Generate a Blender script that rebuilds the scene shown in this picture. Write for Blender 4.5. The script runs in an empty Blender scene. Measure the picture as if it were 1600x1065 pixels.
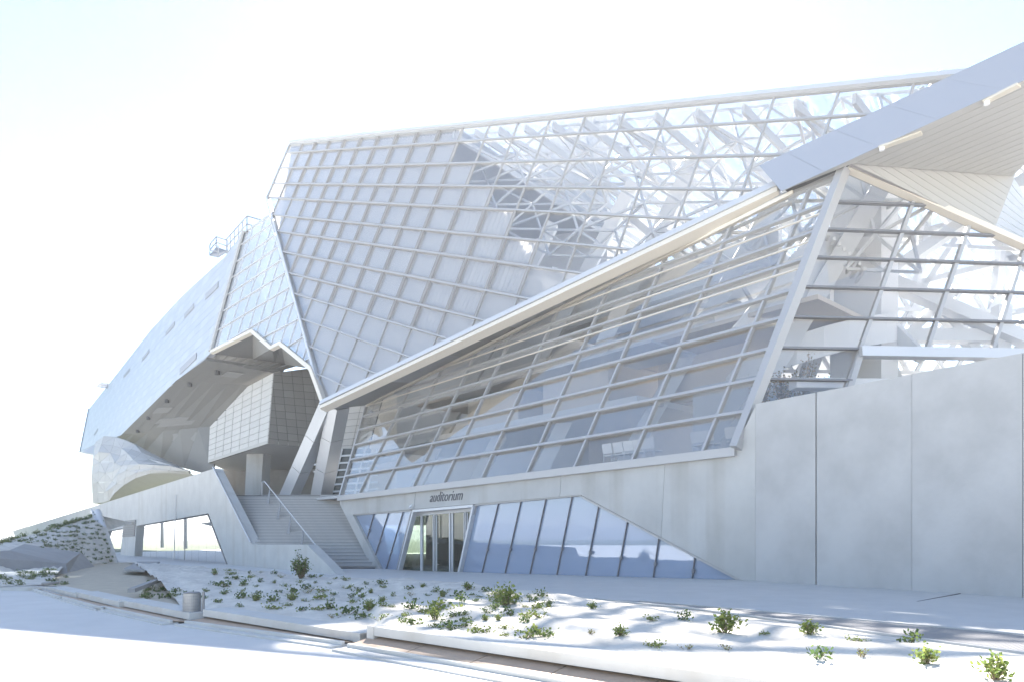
import bpy, bmesh, math, random
from mathutils import Vector, Matrix, noise
from mathutils.bvhtree import BVHTree
V3 = Vector
rnd = random.Random(7)
scn = bpy.context.scene
COL = scn.collection

# ------------------------------------------------------------------ camera, sky, sun, exposure
F, CX, HY, EYE = 1067.0, 800.0, 840.0, 1.6
cam = bpy.data.cameras.new('camera'); camo = bpy.data.objects.new('camera', cam); COL.objects.link(camo)
camo.location = (0, 0, EYE); camo.rotation_euler = (math.radians(90), 0, 0)
cam.sensor_width = 36; cam.lens = 36 * F / 1600; cam.shift_y = (HY - 532.5) / 1600
cam.clip_end = 8000; cam.clip_start = .1
scn.camera = camo
SUN_EL, SUN_AZ = math.radians(41), math.radians(1.5)      # azimuth from +Y towards +X
w = bpy.data.worlds.new('World'); scn.world = w; w.use_nodes = True
nt = w.node_tree; bg = nt.nodes['Background']
sky = nt.nodes.new('ShaderNodeTexSky'); sky.sky_type = 'NISHITA'; sky.sun_disc = False
sky.sun_elevation = SUN_EL; sky.sun_rotation = SUN_AZ
sky.air_density = 1.0; sky.dust_density = .15; sky.ozone_density = 1.0; sky.altitude = 150
nt.links.new(sky.outputs[0], bg.inputs[0]); bg.inputs[1].default_value = .054
sl = bpy.data.lights.new('sun', 'SUN'); sl.energy = 5.0; sl.angle = math.radians(.53); sl.color = (1, .95, .88)
so = bpy.data.objects.new('sun', sl); COL.objects.link(so)
sd = V3((math.sin(SUN_AZ) * math.cos(SUN_EL), math.cos(SUN_AZ) * math.cos(SUN_EL), math.sin(SUN_EL)))
so.rotation_euler = sd.to_track_quat('Z', 'Y').to_euler(); so.location = (0, 0, 60)
scn.view_settings.view_transform = 'Standard'; scn.view_settings.look = 'None'
scn.view_settings.gamma = 1; scn.view_settings.use_curve_mapping = False
scn.view_settings.exposure = 2.52
scn.render.engine = 'CYCLES'
cy = scn.cycles
cy.max_bounces = 10; cy.diffuse_bounces = 4; cy.glossy_bounces = 4; cy.transmission_bounces = 4
cy.transparent_max_bounces = 40; cy.sample_clamp_indirect = 6; cy.use_denoising = True
cy.caustics_reflective = False; cy.caustics_refractive = False

# ------------------------------------------------------------------ materials
def mat(name, col, rough=.6, metal=0, var=.0, scale=2.0, bump=0, bscale=20, spec=.5, streak=0, alt=None):
    m = bpy.data.materials.new(name); m.use_nodes = True
    n = m.node_tree; b = n.nodes['Principled BSDF']
    b.inputs['Roughness'].default_value = rough; b.inputs['Metallic'].default_value = metal
    b.inputs['Specular IOR Level'].default_value = spec
    c = (*col, 1)
    b.inputs['Base Color'].default_value = c
    if var or alt:
        tc = n.nodes.new('ShaderNodeTexCoord'); no = n.nodes.new('ShaderNodeTexNoise')
        no.inputs['Scale'].default_value = scale; no.inputs['Detail'].default_value = 6
        no.inputs['Roughness'].default_value = .62
        n.links.new(tc.outputs['Object'], no.inputs['Vector'])
        r = n.nodes.new('ShaderNodeValToRGB')
        a = alt or tuple(x * (1 - var) for x in col)
        r.color_ramp.elements[0].position = .34; r.color_ramp.elements[0].color = (*a, 1)
        r.color_ramp.elements[1].position = .66; r.color_ramp.elements[1].color = c
        n.links.new(no.outputs['Fac'], r.inputs[0]); out = r.outputs[0]
        if streak:
            mp = n.nodes.new('ShaderNodeMapping'); mp.inputs['Scale'].default_value = (1.1, 1.1, .05)
            n.links.new(tc.outputs['Object'], mp.inputs[0])
            n2 = n.nodes.new('ShaderNodeTexNoise'); n2.inputs['Scale'].default_value = 1.0; n2.inputs['Detail'].default_value = 5
            n.links.new(mp.outputs[0], n2.inputs['Vector'])
            r2 = n.nodes.new('ShaderNodeValToRGB')
            r2.color_ramp.elements[0].position = .55; r2.color_ramp.elements[0].color = (1, 1, 1, 1)
            r2.color_ramp.elements[1].position = .8; s = 1 - streak
            r2.color_ramp.elements[1].color = (s, s * .965, s * .91, 1)
            n.links.new(n2.outputs['Fac'], r2.inputs[0])
            mx = n.nodes.new('ShaderNodeMix'); mx.data_type = 'RGBA'; mx.blend_type = 'MULTIPLY'
            mx.inputs['Factor'].default_value = 1
            n.links.new(out, mx.inputs['A']); n.links.new(r2.outputs[0], mx.inputs['B']); out = mx.outputs['Result']
        n.links.new(out, b.inputs['Base Color'])
    if bump:
        tc = n.nodes.new('ShaderNodeTexCoord'); nb = n.nodes.new('ShaderNodeTexNoise')
        nb.inputs['Scale'].default_value = bscale; nb.inputs['Detail'].default_value = 5
        n.links.new(tc.outputs['Object'], nb.inputs['Vector'])
        bp = n.nodes.new('ShaderNodeBump'); bp.inputs['Strength'].default_value = bump; bp.inputs['Distance'].default_value = .03
        n.links.new(nb.outputs['Fac'], bp.inputs['Height']); n.links.new(bp.outputs[0], b.inputs['Normal'])
    return m

def glass(name, tint, refl, rtint=(1, 1, 1), film=None, filmfac=0, rough=.0):
    m = bpy.data.materials.new(name); m.use_nodes = True
    n = m.node_tree; n.nodes.clear()
    o = n.nodes.new('ShaderNodeOutputMaterial')
    tr = n.nodes.new('ShaderNodeBsdfTransparent'); tr.inputs[0].default_value = (*tint, 1)
    gl = n.nodes.new('ShaderNodeBsdfGlossy'); gl.inputs['Color'].default_value = (*rtint, 1); gl.inputs['Roughness'].default_value = rough
    lw = n.nodes.new('ShaderNodeLayerWeight'); lw.inputs[0].default_value = .5
    pw = n.nodes.new('ShaderNodeMath'); pw.operation = 'POWER'; pw.inputs[1].default_value = 4.5
    n.links.new(lw.outputs['Facing'], pw.inputs[0])
    ad = n.nodes.new('ShaderNodeMath'); ad.operation = 'MULTIPLY_ADD'; ad.use_clamp = True
    ad.inputs[1].default_value = .75; ad.inputs[2].default_value = refl * .6
    n.links.new(pw.outputs[0], ad.inputs[0])
    base = tr.outputs[0]
    if film:
        df = n.nodes.new('ShaderNodeBsdfDiffuse'); df.inputs[0].default_value = (*film, 1)
        mf = n.nodes.new('ShaderNodeMixShader'); mf.inputs[0].default_value = filmfac
        n.links.new(tr.outputs[0], mf.inputs[1]); n.links.new(df.outputs[0], mf.inputs[2]); base = mf.outputs[0]
    mx = n.nodes.new('ShaderNodeMixShader')
    n.links.new(ad.outputs[0], mx.inputs[0]); n.links.new(base, mx.inputs[1]); n.links.new(gl.outputs[0], mx.inputs[2])
    n.links.new(mx.outputs[0], o.inputs[0])
    return m

def translucent(name, col, fac):
    m = bpy.data.materials.new(name); m.use_nodes = True
    n = m.node_tree; n.nodes.clear()
    o = n.nodes.new('ShaderNodeOutputMaterial')
    d = n.nodes.new('ShaderNodeBsdfDiffuse'); t = n.nodes.new('ShaderNodeBsdfTranslucent')
    mx = n.nodes.new('ShaderNodeMixShader'); mx.inputs[0].default_value = fac
    d.inputs[0].default_value = (*col, 1); t.inputs[0].default_value = (*col, 1)
    n.links.new(d.outputs[0], mx.inputs[1]); n.links.new(t.outputs[0], mx.inputs[2]); n.links.new(mx.outputs[0], o.inputs[0])
    return m

M = dict(
    concrete=mat('concrete', (.53, .53, .515), .8, var=.16, scale=.55, bump=.12, bscale=14, streak=.22),
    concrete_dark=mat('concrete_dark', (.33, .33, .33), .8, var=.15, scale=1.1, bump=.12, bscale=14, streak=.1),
    concrete_side=mat('concrete_side', (.60, .595, .57), .82, var=.12, scale=.8, bump=.1, bscale=10, streak=.16),
    pavement=mat('pavement', (.57, .565, .55), .8, var=.08, scale=1.6, bump=.05, bscale=40),
    plaza=mat('plaza', (.64, .63, .61), .8, var=.08, scale=1.2, bump=.04, bscale=40),
    stair=mat('stair_concrete', (.50, .50, .50), .75, var=.1, scale=2.5),
    earth=mat('earth', (.13, .15, .10), .95, var=.3, scale=.05),
    alu=mat('aluminium', (.62, .63, .65), .42, .25),
    alu_dark=mat('dark_aluminium', (.20, .205, .22), .5, .1),
    taupe=mat('taupe_gasket', (.33, .31, .30), .55),
    steel=mat('white_steel', (.66, .67, .68), .5, var=.05, scale=1),
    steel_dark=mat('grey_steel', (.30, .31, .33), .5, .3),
    clad=mat('cladding_metal', (.55, .56, .575), .42, .3, var=.06, scale=.6),
    clad_b=mat('cladding_metal_b', (.51, .52, .535), .42, .3, var=.06, scale=.6),
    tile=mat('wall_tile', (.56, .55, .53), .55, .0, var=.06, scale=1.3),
    tile_shade=mat('wall_tile_shaded_side', (.24, .236, .225), .55, var=.06, scale=1.3),  # same tile darkened: shade of the portal's right face put into the colour
    tile_shade_b=mat('wall_tile_shaded_side_b', (.265, .26, .25), .55, var=.06, scale=1.3),  # second tone of the tile with shade in its colour
    slot_light=mat('pale_slot_grille', (.38, .39, .42), .7),
    alu_mid=mat('grey_aluminium', (.44, .44, .445), .45, .2),
    concrete_plain=mat('concrete_plain', (.50, .50, .495), .8, var=.16, scale=.75, bump=.25, bscale=7),
    tile_b=mat('wall_tile_b', (.50, .49, .475), .55, .0, var=.06, scale=1.3),
    tile_c=mat('wall_tile_c', (.53, .52, .50), .55, .0, var=.05, scale=1.3),
    slot=mat('slot_grille', (.22, .22, .22), .7),
    joint=mat('joint_shadow_board', (.10, .10, .10), .9),
    fascia=mat('fascia_metal', (.47, .475, .50), .38, .6),
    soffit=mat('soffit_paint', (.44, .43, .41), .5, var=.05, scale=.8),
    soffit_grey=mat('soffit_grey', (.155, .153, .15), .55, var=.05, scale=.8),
    cream=mat('cream_trim', (.72, .66, .57), .5),
    floor=mat('interior_floor', (.55, .55, .55), .5, var=.06),
    white=mat('white_paint', (.78, .78, .78), .5),
    warm=mat('interior_warm_wall', (.62, .55, .47), .7),
    dim=mat('interior_grey_wall', (.55, .57, .60), .7),
    membrane=mat('white_membrane', (.70, .665, .60), .95, var=.22, scale=2.2, bump=.6, bscale=16),
    sand=mat('jute_netting', (.52, .46, .36), .95, var=.16, scale=3, bump=.4, bscale=25),
    tan=mat('rust_tan_panel', (.50, .37, .27), .75, var=.16, scale=4),
    leaf=translucent('leaf_green', (.15, .21, .065), .42),
    leaf_y=translucent('leaf_yellow_green', (.23, .27, .075), .45),
    leaf_d=translucent('leaf_dark', (.08, .13, .05), .35),
    leaf_dry=translucent('leaf_dry', (.24, .20, .10), .3),
    stem=mat('plant_stem', (.16, .12, .07), .9),
    plastic=mat('white_plastic', (.75, .75, .75), .4),
    hill=mat('wooded_hill_hazed', (.17, .20, .205), 1, var=.35, scale=.03),  # distant haze put into the hill colour as bluish grey
    plaster=mat('pale_plaster', (.62, .56, .50), .9, var=.1),
    tileroof=mat('red_roof_tile', (.42, .18, .11), .9, var=.2),
    pane_dark=mat('dark_window', (.07, .08, .09), .2),
    letter=mat('sign_letter', (.11, .115, .13), .5),
    grate=mat('grate_steel', (.30, .30, .31), .55, .3),
    silver=mat('bin_steel', (.30, .31, .32), .38, .6, var=.08, scale=6),
    carpet=mat('black_pad', (.05, .05, .055), .9),
    lamp=mat('lamp_trim', (.62, .57, .48), .4),
)
G = dict(
    clear=glass('clear_glass', (.97, .965, .96), .12),
    hall=glass('hall_glass', (.93, .93, .925), .27, (1, .96, .90)), hall_b=glass('hall_glass_b', (.90, .90, .90), .36, (1, .96, .90)), hall_c=glass('hall_glass_c', (.95, .95, .945), .2, (1, .96, .90)),
    blue=glass('blue_glass', (.50, .66, .88), .22, (.80, .88, 1), film=(.50, .58, .72), filmfac=.6),
    mirror=glass('mirror_glass', (.35, .4, .42), 1.15),
    door=glass('door_glass', (.55, .62, .56), .15),
)
BLIND = translucent('blind_fabric', (.70, .705, .71), .35)
FRIT = glass('fritted_glass', (.80, .85, .90), .14, film=(.80, .84, .90), filmfac=.42)

# ------------------------------------------------------------------ geometry helpers
def ray(u, v): return V3(((u - CX) / F, 1, (HY - v) / F))
EYEP = V3((0, 0, EYE))
def P(u, v, d): return EYEP + ray(u, v) * d
def PZ(u, v, z): return P(u, v, F * (EYE - z) / (v - HY))
class Plane:
    def __init__(s, p, n): s.p = V3(p); s.n = V3(n).normalized()
    def hit(s, u, v, off=0.0):
        r = ray(u, v); t = ((s.p + s.n * off) - EYEP).dot(s.n) / r.dot(s.n)
        return EYEP + r * t
def dirv(vp): return ray(*vp)

W = {}
def tag(o, label=None, cat=None, group=None, kind=None):
    if label: o['label'] = label
    if cat: o['category'] = cat
    if group: o['group'] = group
    if kind: o['kind'] = kind
    return o
def link(o, loc, parent):
    COL.objects.link(o); loc = V3(loc); W[o.name] = loc
    if parent is not None:
        o.parent = parent; o.location = loc - W[parent.name]
    else: o.location = loc
    return o
def thing(name, loc, label, cat, group=None, kind=None):
    o = bpy.data.objects.new(name, None); o.empty_display_size = .3
    link(o, loc, None); return tag(o, label, cat, group, kind)
class MB:
    def __init__(s): s.v = []; s.f = []; s.mi = []; s.cur = 0
    def add(s, vs, fs):
        b = len(s.v); s.v += [V3(x) for x in vs]
        for f in fs: s.f.append(tuple(b + i for i in f)); s.mi.append(s.cur)
    def prism(s, poly, vec):
        n = len(poly); vec = V3(vec); a = [V3(p) for p in poly]
        fs = [tuple(range(n)), tuple(range(2 * n - 1, n - 1, -1))]
        fs += [(i, i + n, (i + 1) % n + n, (i + 1) % n) for i in range(n)]
        fs[2:] = [tuple(reversed(f)) for f in fs[2:]]
        nn = newell(a)
        if nn.dot(vec) > 0: fs = [tuple(reversed(f)) for f in fs]
        s.add(a + [p + vec for p in a], fs)
    def bar(s, p, q, wd, dp, side=None, nrm=None):
        p = V3(p); q = V3(q); t = (q - p).normalized()
        if nrm is None: nrm = V3((0, 0, 1)) if abs(t.z) < .9 else V3((0, 1, 0))
        x = t.cross(nrm).normalized() * wd / 2; y = t.cross(x).normalized() * dp / 2
        c = [p - x - y, p + x - y, p + x + y, p - x + y]
        s.prism(c, q - p)
    def box(s, lo, hi):
        a, b = V3(lo), V3(hi)
        s.prism([(a.x, a.y, a.z), (b.x, a.y, a.z), (b.x, b.y, a.z), (a.x, b.y, a.z)], (0, 0, b.z - a.z))
    def tube(s, p, q, r1, r2=None, n=8, cap=True):
        r2 = r1 if r2 is None else r2
        p = V3(p); q = V3(q); t = (q - p).normalized(); x = t.orthogonal().normalized(); y = t.cross(x)
        vs = [];
        for c, r in ((p, r1), (q, r2)):
            for i in range(n):
                a = 2 * math.pi * i / n; vs.append(c + (x * math.cos(a) + y * math.sin(a)) * r)
        fs = [(i, (i + 1) % n, (i + 1) % n + n, i + n) for i in range(n)]
        if cap: fs += [tuple(range(n - 1, -1, -1)), tuple(range(n, 2 * n))]
        s.add(vs, fs)
    def build(s, name, m, parent=None, loc=None, smooth=False):
        if not s.v: return None
        if loc is None:
            lo = V3([min(p[i] for p in s.v) for i in range(3)]); hi = V3([max(p[i] for p in s.v) for i in range(3)])
            loc = (lo + hi) / 2
            if parent is None: loc.z = lo.z
        loc = V3(loc)
        me = bpy.data.meshes.new(name)
        me.from_pydata([p - loc for p in s.v], [], s.f)
        for x in (m if isinstance(m, (list, tuple)) else [m]): me.materials.append(x)
        if isinstance(m, (list, tuple)): me.polygons.foreach_set('material_index', s.mi)
        if smooth: me.polygons.foreach_set('use_smooth', [True] * len(me.polygons))
        me.update()
        return link(bpy.data.objects.new(name, me), loc, parent)
def newell(a):
    n = V3((0, 0, 0))
    for i in range(len(a)):
        p, q = a[i], a[(i + 1) % len(a)]
        n += V3(((p.y - q.y) * (p.z + q.z), (p.z - q.z) * (p.x + q.x), (p.x - q.x) * (p.y + q.y)))
    return n
def slab(name, m, poly, vec, parent=None):
    b = MB(); b.prism(poly, vec); return b.build(name, m, parent)
def bars(name, m, segs, wd, dp, parent, nrm=None):
    b = MB()
    for p, q in segs: b.bar(p, q, wd, dp, nrm=nrm)
    return b.build(name, m, parent)

# 2-D clipping in the measuring picture
def side(l, p):
    (a, b), (c, d) = l
    return (c - a) * (p[1] - b) - (d - b) * (p[0] - a)
def clip_half(poly, l, keep):
    out = []
    for i in range(len(poly)):
        p, q = poly[i], poly[(i + 1) % len(poly)]
        a, b = side(l, p) * keep, side(l, q) * keep
        if a >= 0: out.append(p)
        if (a > 0 > b) or (a < 0 < b):
            t = a / (a - b); out.append((p[0] + (q[0] - p[0]) * t, p[1] + (q[1] - p[1]) * t))
    return out
def clip_line(l, poly):
    (a, b), (c, d) = l; ts = []
    for i in range(len(poly)):
        p, q = poly[i], poly[(i + 1) % len(poly)]
        s1, s2 = side(l, p), side(l, q)
        if (s1 > 0) != (s2 > 0):
            t = s1 / (s1 - s2); x = (p[0] + (q[0] - p[0]) * t, p[1] + (q[1] - p[1]) * t)
            L2 = (c - a) ** 2 + (d - b) ** 2
            ts.append((((x[0] - a) * (c - a) + (x[1] - b) * (d - b)) / L2, x))
    ts.sort(key=lambda z: z[0])
    return [(ts[i][1], ts[i + 1][1]) for i in range(0, len(ts) - 1, 2)]
def area_sign(p): return sum(p[i][0] * p[(i + 1) % len(p)][1] - p[(i + 1) % len(p)][0] * p[i][1] for i in range(len(p)))
def area2(p): return abs(sum(p[i][0] * p[(i + 1) % len(p)][1] - p[(i + 1) % len(p)][0] * p[i][1] for i in range(len(p)))) / 2
def shrink(poly, px):
    cx = sum(p[0] for p in poly) / len(poly); cy_ = sum(p[1] for p in poly) / len(poly)
    out = []
    for x, y in poly:
        d = math.hypot(x - cx, y - cy_); k = max(.2, 1 - px / max(d, 1e-3)); out.append((cx + (x - cx) * k, cy_ + (y - cy_) * k))
    return out
def curtain(parent, plane, poly, rows, cols, frame_name, pane_mat, w_col=.1, w_row=.12, dp=.2, edge=.2, fm=None, rm=None, pick=None, min_area=12):
    """one glazed facade: frame (part) > panes, mullions, rails (sub-parts)."""
    fm = fm or M['alu']; n = plane.n
    b = MB(); k = len(poly)
    for i in range(k): b.bar(plane.hit(*poly[i], .01), plane.hit(*poly[(i + 1) % k], .01), edge, dp * 1.15, nrm=n)
    fr = b.build(frame_name, fm, parent)
    for l in cols:
        for p, q in clip_line(l, poly):
            x = MB(); x.bar(plane.hit(*p, -.02), plane.hit(*q, -.02), w_col, dp, nrm=n); x.build('mullion', fm, fr)
    for l in rows:
        for p, q in clip_line(l, poly):
            x = MB(); x.bar(plane.hit(*p, .03), plane.hit(*q, .03), w_row, dp, nrm=n); x.build('rail', rm or fm, fr)
    cells = []
    cs = [None] + cols + [None]; rs = [None] + rows + [None]
    for j in range(len(rs) - 1):
        for i in range(len(cs) - 1):
            p = list(poly)
            if cs[i]: p = clip_half(p, cs[i], 1)
            if p and cs[i + 1]: p = clip_half(p, cs[i + 1], -1)
            if p and rs[j]: p = clip_half(p, rs[j], 1)
            if p and rs[j + 1]: p = clip_half(p, rs[j + 1], -1)
            if len(p) >= 3 and area2(p) > min_area: cells.append((i, j, p))
    for i, j, p in cells:
        pm = pane_mat(i, j, p) if callable(pane_mat) else pane_mat
        x = MB(); x.prism([plane.hit(*q, -.03) for q in p], -n * .03); x.build('pane', pm, fr)
    return fr, cells

# ------------------------------------------------------------------ main planes of the building
PB = P(1145, 703, 20.0)
VPB = (4153, -6781)
bL = V3((.44, .14, 1)); aW = V3((-.852, 1, 0))
WALL = Plane(PB, (-1, -.852, 0))
LP = Plane(PB, -aW.cross(bL))
RP = Plane(PB, -bL.cross(V3((1, .08, 0))) if bL.cross(V3((1, .08, 0))).y > 0 else bL.cross(V3((1, .08, 0))))
aU = dirv((-160, 279)); bU = dirv((4346, -9044))
dG = .93 * LP.hit(807, 512).y
UP = Plane(P(807, 487, dG), -aU.cross(bU))
eU1, eU2 = UP.hit(418, 308), UP.hit(507, 632)
dE = (eU1.y * .8 + eU2.y * .2)
vfar = P(378, 366, 1.1155 * dE)
VPn = (eU2 - eU1).cross(vfar - eU1)
VP = Plane(eU1, VPn if VPn.y < 0 else -VPn)
s_top, s_bot = VP.hit(378, 366), VP.hit(328, 550)
mn = (s_top - s_bot).cross(V3((-.77, 1, 0)))
MP = Plane(s_top, mn if mn.x < 0 else -mn)
E1 = V3((-.6485, .7612, 0)); E2 = V3((.7612, .6485, 0))
def LF(s, t, z): return V3((PB.x, PB.y, 0)) + E1 * s + E2 * t + V3((0, 0, z))
QT = PZ(526, 903, -.17)
aQ = V3((-.843, 1, 0))
QP = Plane(QT, (-1, -.843, 0))
def qx(d): return QT.x - .843 * (d - QT.y)

# ------------------------------------------------------------------ ground, plaza, hills
b = MB(); b.add([(-3000, -3000, -.35), (3000, -3000, -.35), (3000, 3000, -.35), (-3000, 3000, -.35)], [(0, 1, 2, 3)])
tag(b.build('ground', M['earth']), 'bare earth plain running out to the hills', kind='structure')
b = MB(); b.prism([(-130, -110, -.2), (120, -110, -.2), (120, 75, -.2), (-130, 75, -.2)], (0, 0, .2))
tag(b.build('plaza', M['plaza']), 'pale concrete plaza in sun and shade before the building', kind='structure')

b = MB(); n = 160; R0 = 1500
vs = []
for i in range(n):
    a = 2 * math.pi * i / n; c, s_ = math.cos(a), math.sin(a)
    h = 22 + 16 * noise.noise((c * 3, s_ * 3, 1)) + 9 * noise.noise((c * 11, s_ * 11, 5)) + 5 * noise.noise((c * 40, s_ * 40, 5))
    vs += [(R0 * c * .8, R0 * s_ * .8, -.4), (R0 * c, R0 * s_, min(41, max(8, h))), (R0 * 1.3 * c, R0 * 1.3 * s_, -.4)]
fs = []
for i in range(n):
    j = (i + 1) % n
    fs += [(3 * i, 3 * j, 3 * j + 1, 3 * i + 1), (3 * i + 1, 3 * j + 1, 3 * j + 2, 3 * i + 2)]
b.add(vs, fs); tag(b.build('hills', M['hill'], loc=(0, 0, 0), smooth=True), 'low wooded hills on the horizon', kind='structure')

# upper pavement along the wall
wall_line = [(480, 886), (583, 889.5), (650, 891), (883, 898), (1160, 905.5), (1180, 907), (1400, 920.5), (1600, 933), (2050, 961)]
gard_line = [(526, 906, -.1), (640, 907, 0), (830, 924, .2), (950, 940, .27), (1100, 957, .3), (1600, 1026, .35), (1900, 1068, .37)]
def wall_base(u, v):
    if u <= 1180: return WALL.hit(u, v)
    return None
C2a = WALL.hit(1180, 907); C2b = PZ(1600, 932.5, C2a.z)
c2n = (C2b - C2a).cross(V3((0, 0, 1)))
C2 = Plane(C2a, c2n if c2n.y < 0 else -c2n)
far = []
for u, v in wall_line:
    p = WALL.hit(u, v) if u <= 1180 else C2.hit(u, v)
    far.append(p)
far[0] = V3((-19, 43, .0)); far = [V3((-13.0, 33.5, -.12))] + far[1:]
near = [PZ(u, v, z) for u, v, z in gard_line]
b = MB()
def resample(chain, k):
    L = [0]
    for i in range(1, len(chain)): L.append(L[-1] + (chain[i] - chain[i - 1]).length)
    out = []; j = 0
    for q in range(k):
        x = L[-1] * q / (k - 1)
        while j < len(L) - 2 and L[j + 1] < x: j += 1
        t = (x - L[j]) / max(1e-6, L[j + 1] - L[j]); out.append(chain[j].lerp(chain[j + 1], t))
    return out
def stretch(chain, k, key): # resample by picture column so that far and near pair up
    out = []
    for q in range(k):
        u = max(key(q), CX + F * chain[0].x / chain[0].y)
        for i in range(len(chain) - 1):
            ua, ub = CX + F * chain[i].x / chain[i].y, CX + F * chain[i + 1].x / chain[i + 1].y
            if ua <= u <= ub or i == len(chain) - 2:
                t = (u - ua) / (ub - ua); x0, x1 = chain[i], chain[i + 1]
                tt = t * x0.y / ((1 - t) * x1.y + t * x0.y) if 0 <= t <= 1 else t
                out.append(x0.lerp(x1, tt)); break
    return out
K = 40
fa = stretch([p + V3((.05, .1, .0)) for p in far], K, lambda q: 420 + (1990 - 420) * q / (K - 1))
ne = stretch(near, K, lambda q: 500 + (1890 - 500) * q / (K - 1))
ne[0] = V3((-9.0, 30.2, -.12))
b = MB(); vs = []; fs = []
for i in range(K): vs += [fa[i], ne[i], ne[i] - V3((0, 0, .5))]
for i in range(K - 1):
    a = 3 * i; fs += [(a, a + 1, a + 4, a + 3), (a + 1, a + 2, a + 5, a + 4)]
b.add(vs, fs)
pav = tag(b.build('pavement', M['pavement']), 'raised grey concrete walkway at the foot of the wall', kind='structure')
def pav_z(p):  # height of the walkway near a point
    best = min(range(K), key=lambda i: min((fa[i].xy - p.xy).length, (ne[i].xy - p.xy).length)); 
    a, c = fa[best], ne[best]; t = max(0, min(1, (p.xy - a.xy).dot(c.xy - a.xy) / (c.xy - a.xy).length_squared))
    return a.z + (c.z - a.z) * t
ja, jc = PZ(1500, 926.5, C2a.z), PZ(1328, 959.5, .325)
b = MB(); b.bar(ja.lerp(jc, -.05) + V3((0, 0, .002)), jc + V3((0, 0, .004)), .035, .012, nrm=(0, 0, 1)); b.build('expansion_joint', M['joint'], pav)

# ------------------------------------------------------------------ planted bed (white membrane)
BENCH = [(P(118, 924, 18.2), P(186, 939, 15.3)), (P(185, 936, 15.6), P(296, 957, 12.9)), (P(317, 951, 12.9), P(563, 989, 10.35))]
b1p, b1q = PZ(574, 977, .3), PZ(1000, 1035, .3); b1q = b1p + (b1q - b1p) * 2.6
BENCH.append((b1p, b1q))
def inward(p, q):
    t = V3((q.x - p.x, q.y - p.y, 0)).normalized(); return V3((-t.y, t.x, 0)) if -t.y > 0 else V3((t.y, -t.x, 0))
bench_back = []
for p, q in BENCH[1:]:
    i_ = inward(p, q) * .4; bench_back += [p + i_ - V3((0, 0, .02)), q + i_ - V3((0, 0, .02))]
bed_far = [PZ(200, 878, .02), PZ(370, 890, .05), PZ(526, 905.5, -.06)] + [p + V3((0, 0, .03)) for p in near[1:]]
KX, KY = 200, 46
bf = resample(bed_far, KX); bn = resample(bench_back, KX)
# pair by picture column
bf = stretch(bed_far, KX, lambda q: 150 + (1880 - 150) * q / (KX - 1))
bn = resample(bench_back, KX) if False else stretch(bench_back, KX, lambda q: 285 + (1700 - 285) * q / (KX - 1))
vs = []; fs = []
for i in range(KX):
    for j in range(KY):
        t = j / (KY - 1); p = bf[i].lerp(bn[i], t)
        e = math.sin(math.pi * t)
        q = V3((p.x * 1.0 + p.y * .75, p.y * .55 - p.x * .35, 0))
        h = .13 * noise.noise(q * 1.3) + .07 * abs(noise.noise(q * 2.6 + V3((5, 1, 0)))) + .06 * noise.noise(p * .5)
        sm = max(0, min(1, (p.y - 9) / 9)); p = p + V3((0, 0, min(1, 2.2 * e if t > .5 else 1.3 * e * e + .1 * e) * (.10 + h * (.4 + .7 * sm)) + .16 * e * sm)); p.z = max(p.z, .03)
        vs.append(p)
for i in range(KX - 1):
    for j in range(KY - 1):
        a = i * KY + j; fs.append((a, a + 1, a + KY + 1, a + KY))
b = MB(); b.add(vs, fs)
bed = tag(b.build('planted_bed', M['membrane'], smooth=True), 'sloping bed under rumpled white membrane with young plants', kind='structure')
BED = [(vs, fs)]

# sand coloured netting and the steep bank further back
sand_pts = [PZ(72, 914, .06), PZ(112, 881, .05), PZ(206, 876.5, .05), PZ(372, 889, .08), PZ(330, 905, .16), PZ(316, 925, .2)] + [BENCH[2][0] + inward(*BENCH[2]) * .4] + [x_ + inward(*BENCH[j_]) * .4 - V3((0, 0, .02)) for j_ in (1, 0) for x_ in (BENCH[j_][1], BENCH[j_][0])]
cen = sum(sand_pts, V3()) / len(sand_pts) + V3((0, 0, .0))
vs = [cen] + sand_pts; k = len(sand_pts)
bm = bmesh.new(); bv = [bm.verts.new(p) for p in vs]
for i in range(k): bm.faces.new((bv[0], bv[1 + i], bv[1 + (i + 1) % k]))
bmesh.ops.subdivide_edges(bm, edges=bm.edges[:], cuts=7, use_grid_fill=True)
for v in bm.verts: v.co.z += -.03 + .03 * noise.noise(v.co * .9) + .02 * noise.noise(v.co * 2.5)
vs2 = [v.co.copy() for v in bm.verts]; bm.verts.index_update(); fs2 = [tuple(v.index for v in f.verts) for f in bm.faces]; bm.free()
b = MB(); b.add(vs2, fs2); tag(b.build('netted_ground', M['sand'], smooth=True), 'tan jute netting pegged over bare ground', kind='structure'); BED.append((vs2, fs2))

crest = [P(-60, 858, 34), P(0, 846, 38), P(60, 832, 42), P(100, 817, 45), P(150, 803, 48.5), P(158, 806, 49)]
foot = [P(-60, 915, 24.5), PZ(0, 905, .05), PZ(60, 893, .05), PZ(110, 884, .05), PZ(178, 878, .05), PZ(184, 878, .05)]
cr = resample(crest, 60); fo = resample(foot, 60)
vs = []; fs = []; KB = 26
for i in range(60):
    for j in range(KB):
        t = j / (KB - 1); p = cr[i].lerp(fo[i], t); p.z += .35 * math.sin(math.pi * t) + .10 * noise.noise(p * 1.1) * min(1, 6 * t) + .06 * noise.noise(p * 2.8)
        vs.append(p)
    vs.append(cr[i] + V3((.8, 3.2, -.5)))
for i in range(59):
    for j in range(KB - 1):
        a = i * (KB + 1) + j; c = a + KB + 1; fs.append((a, a + 1, c + 1, c))
    a = i * (KB + 1); c = a + KB + 1; fs.append((a, c, c + KB, a + KB))
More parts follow.
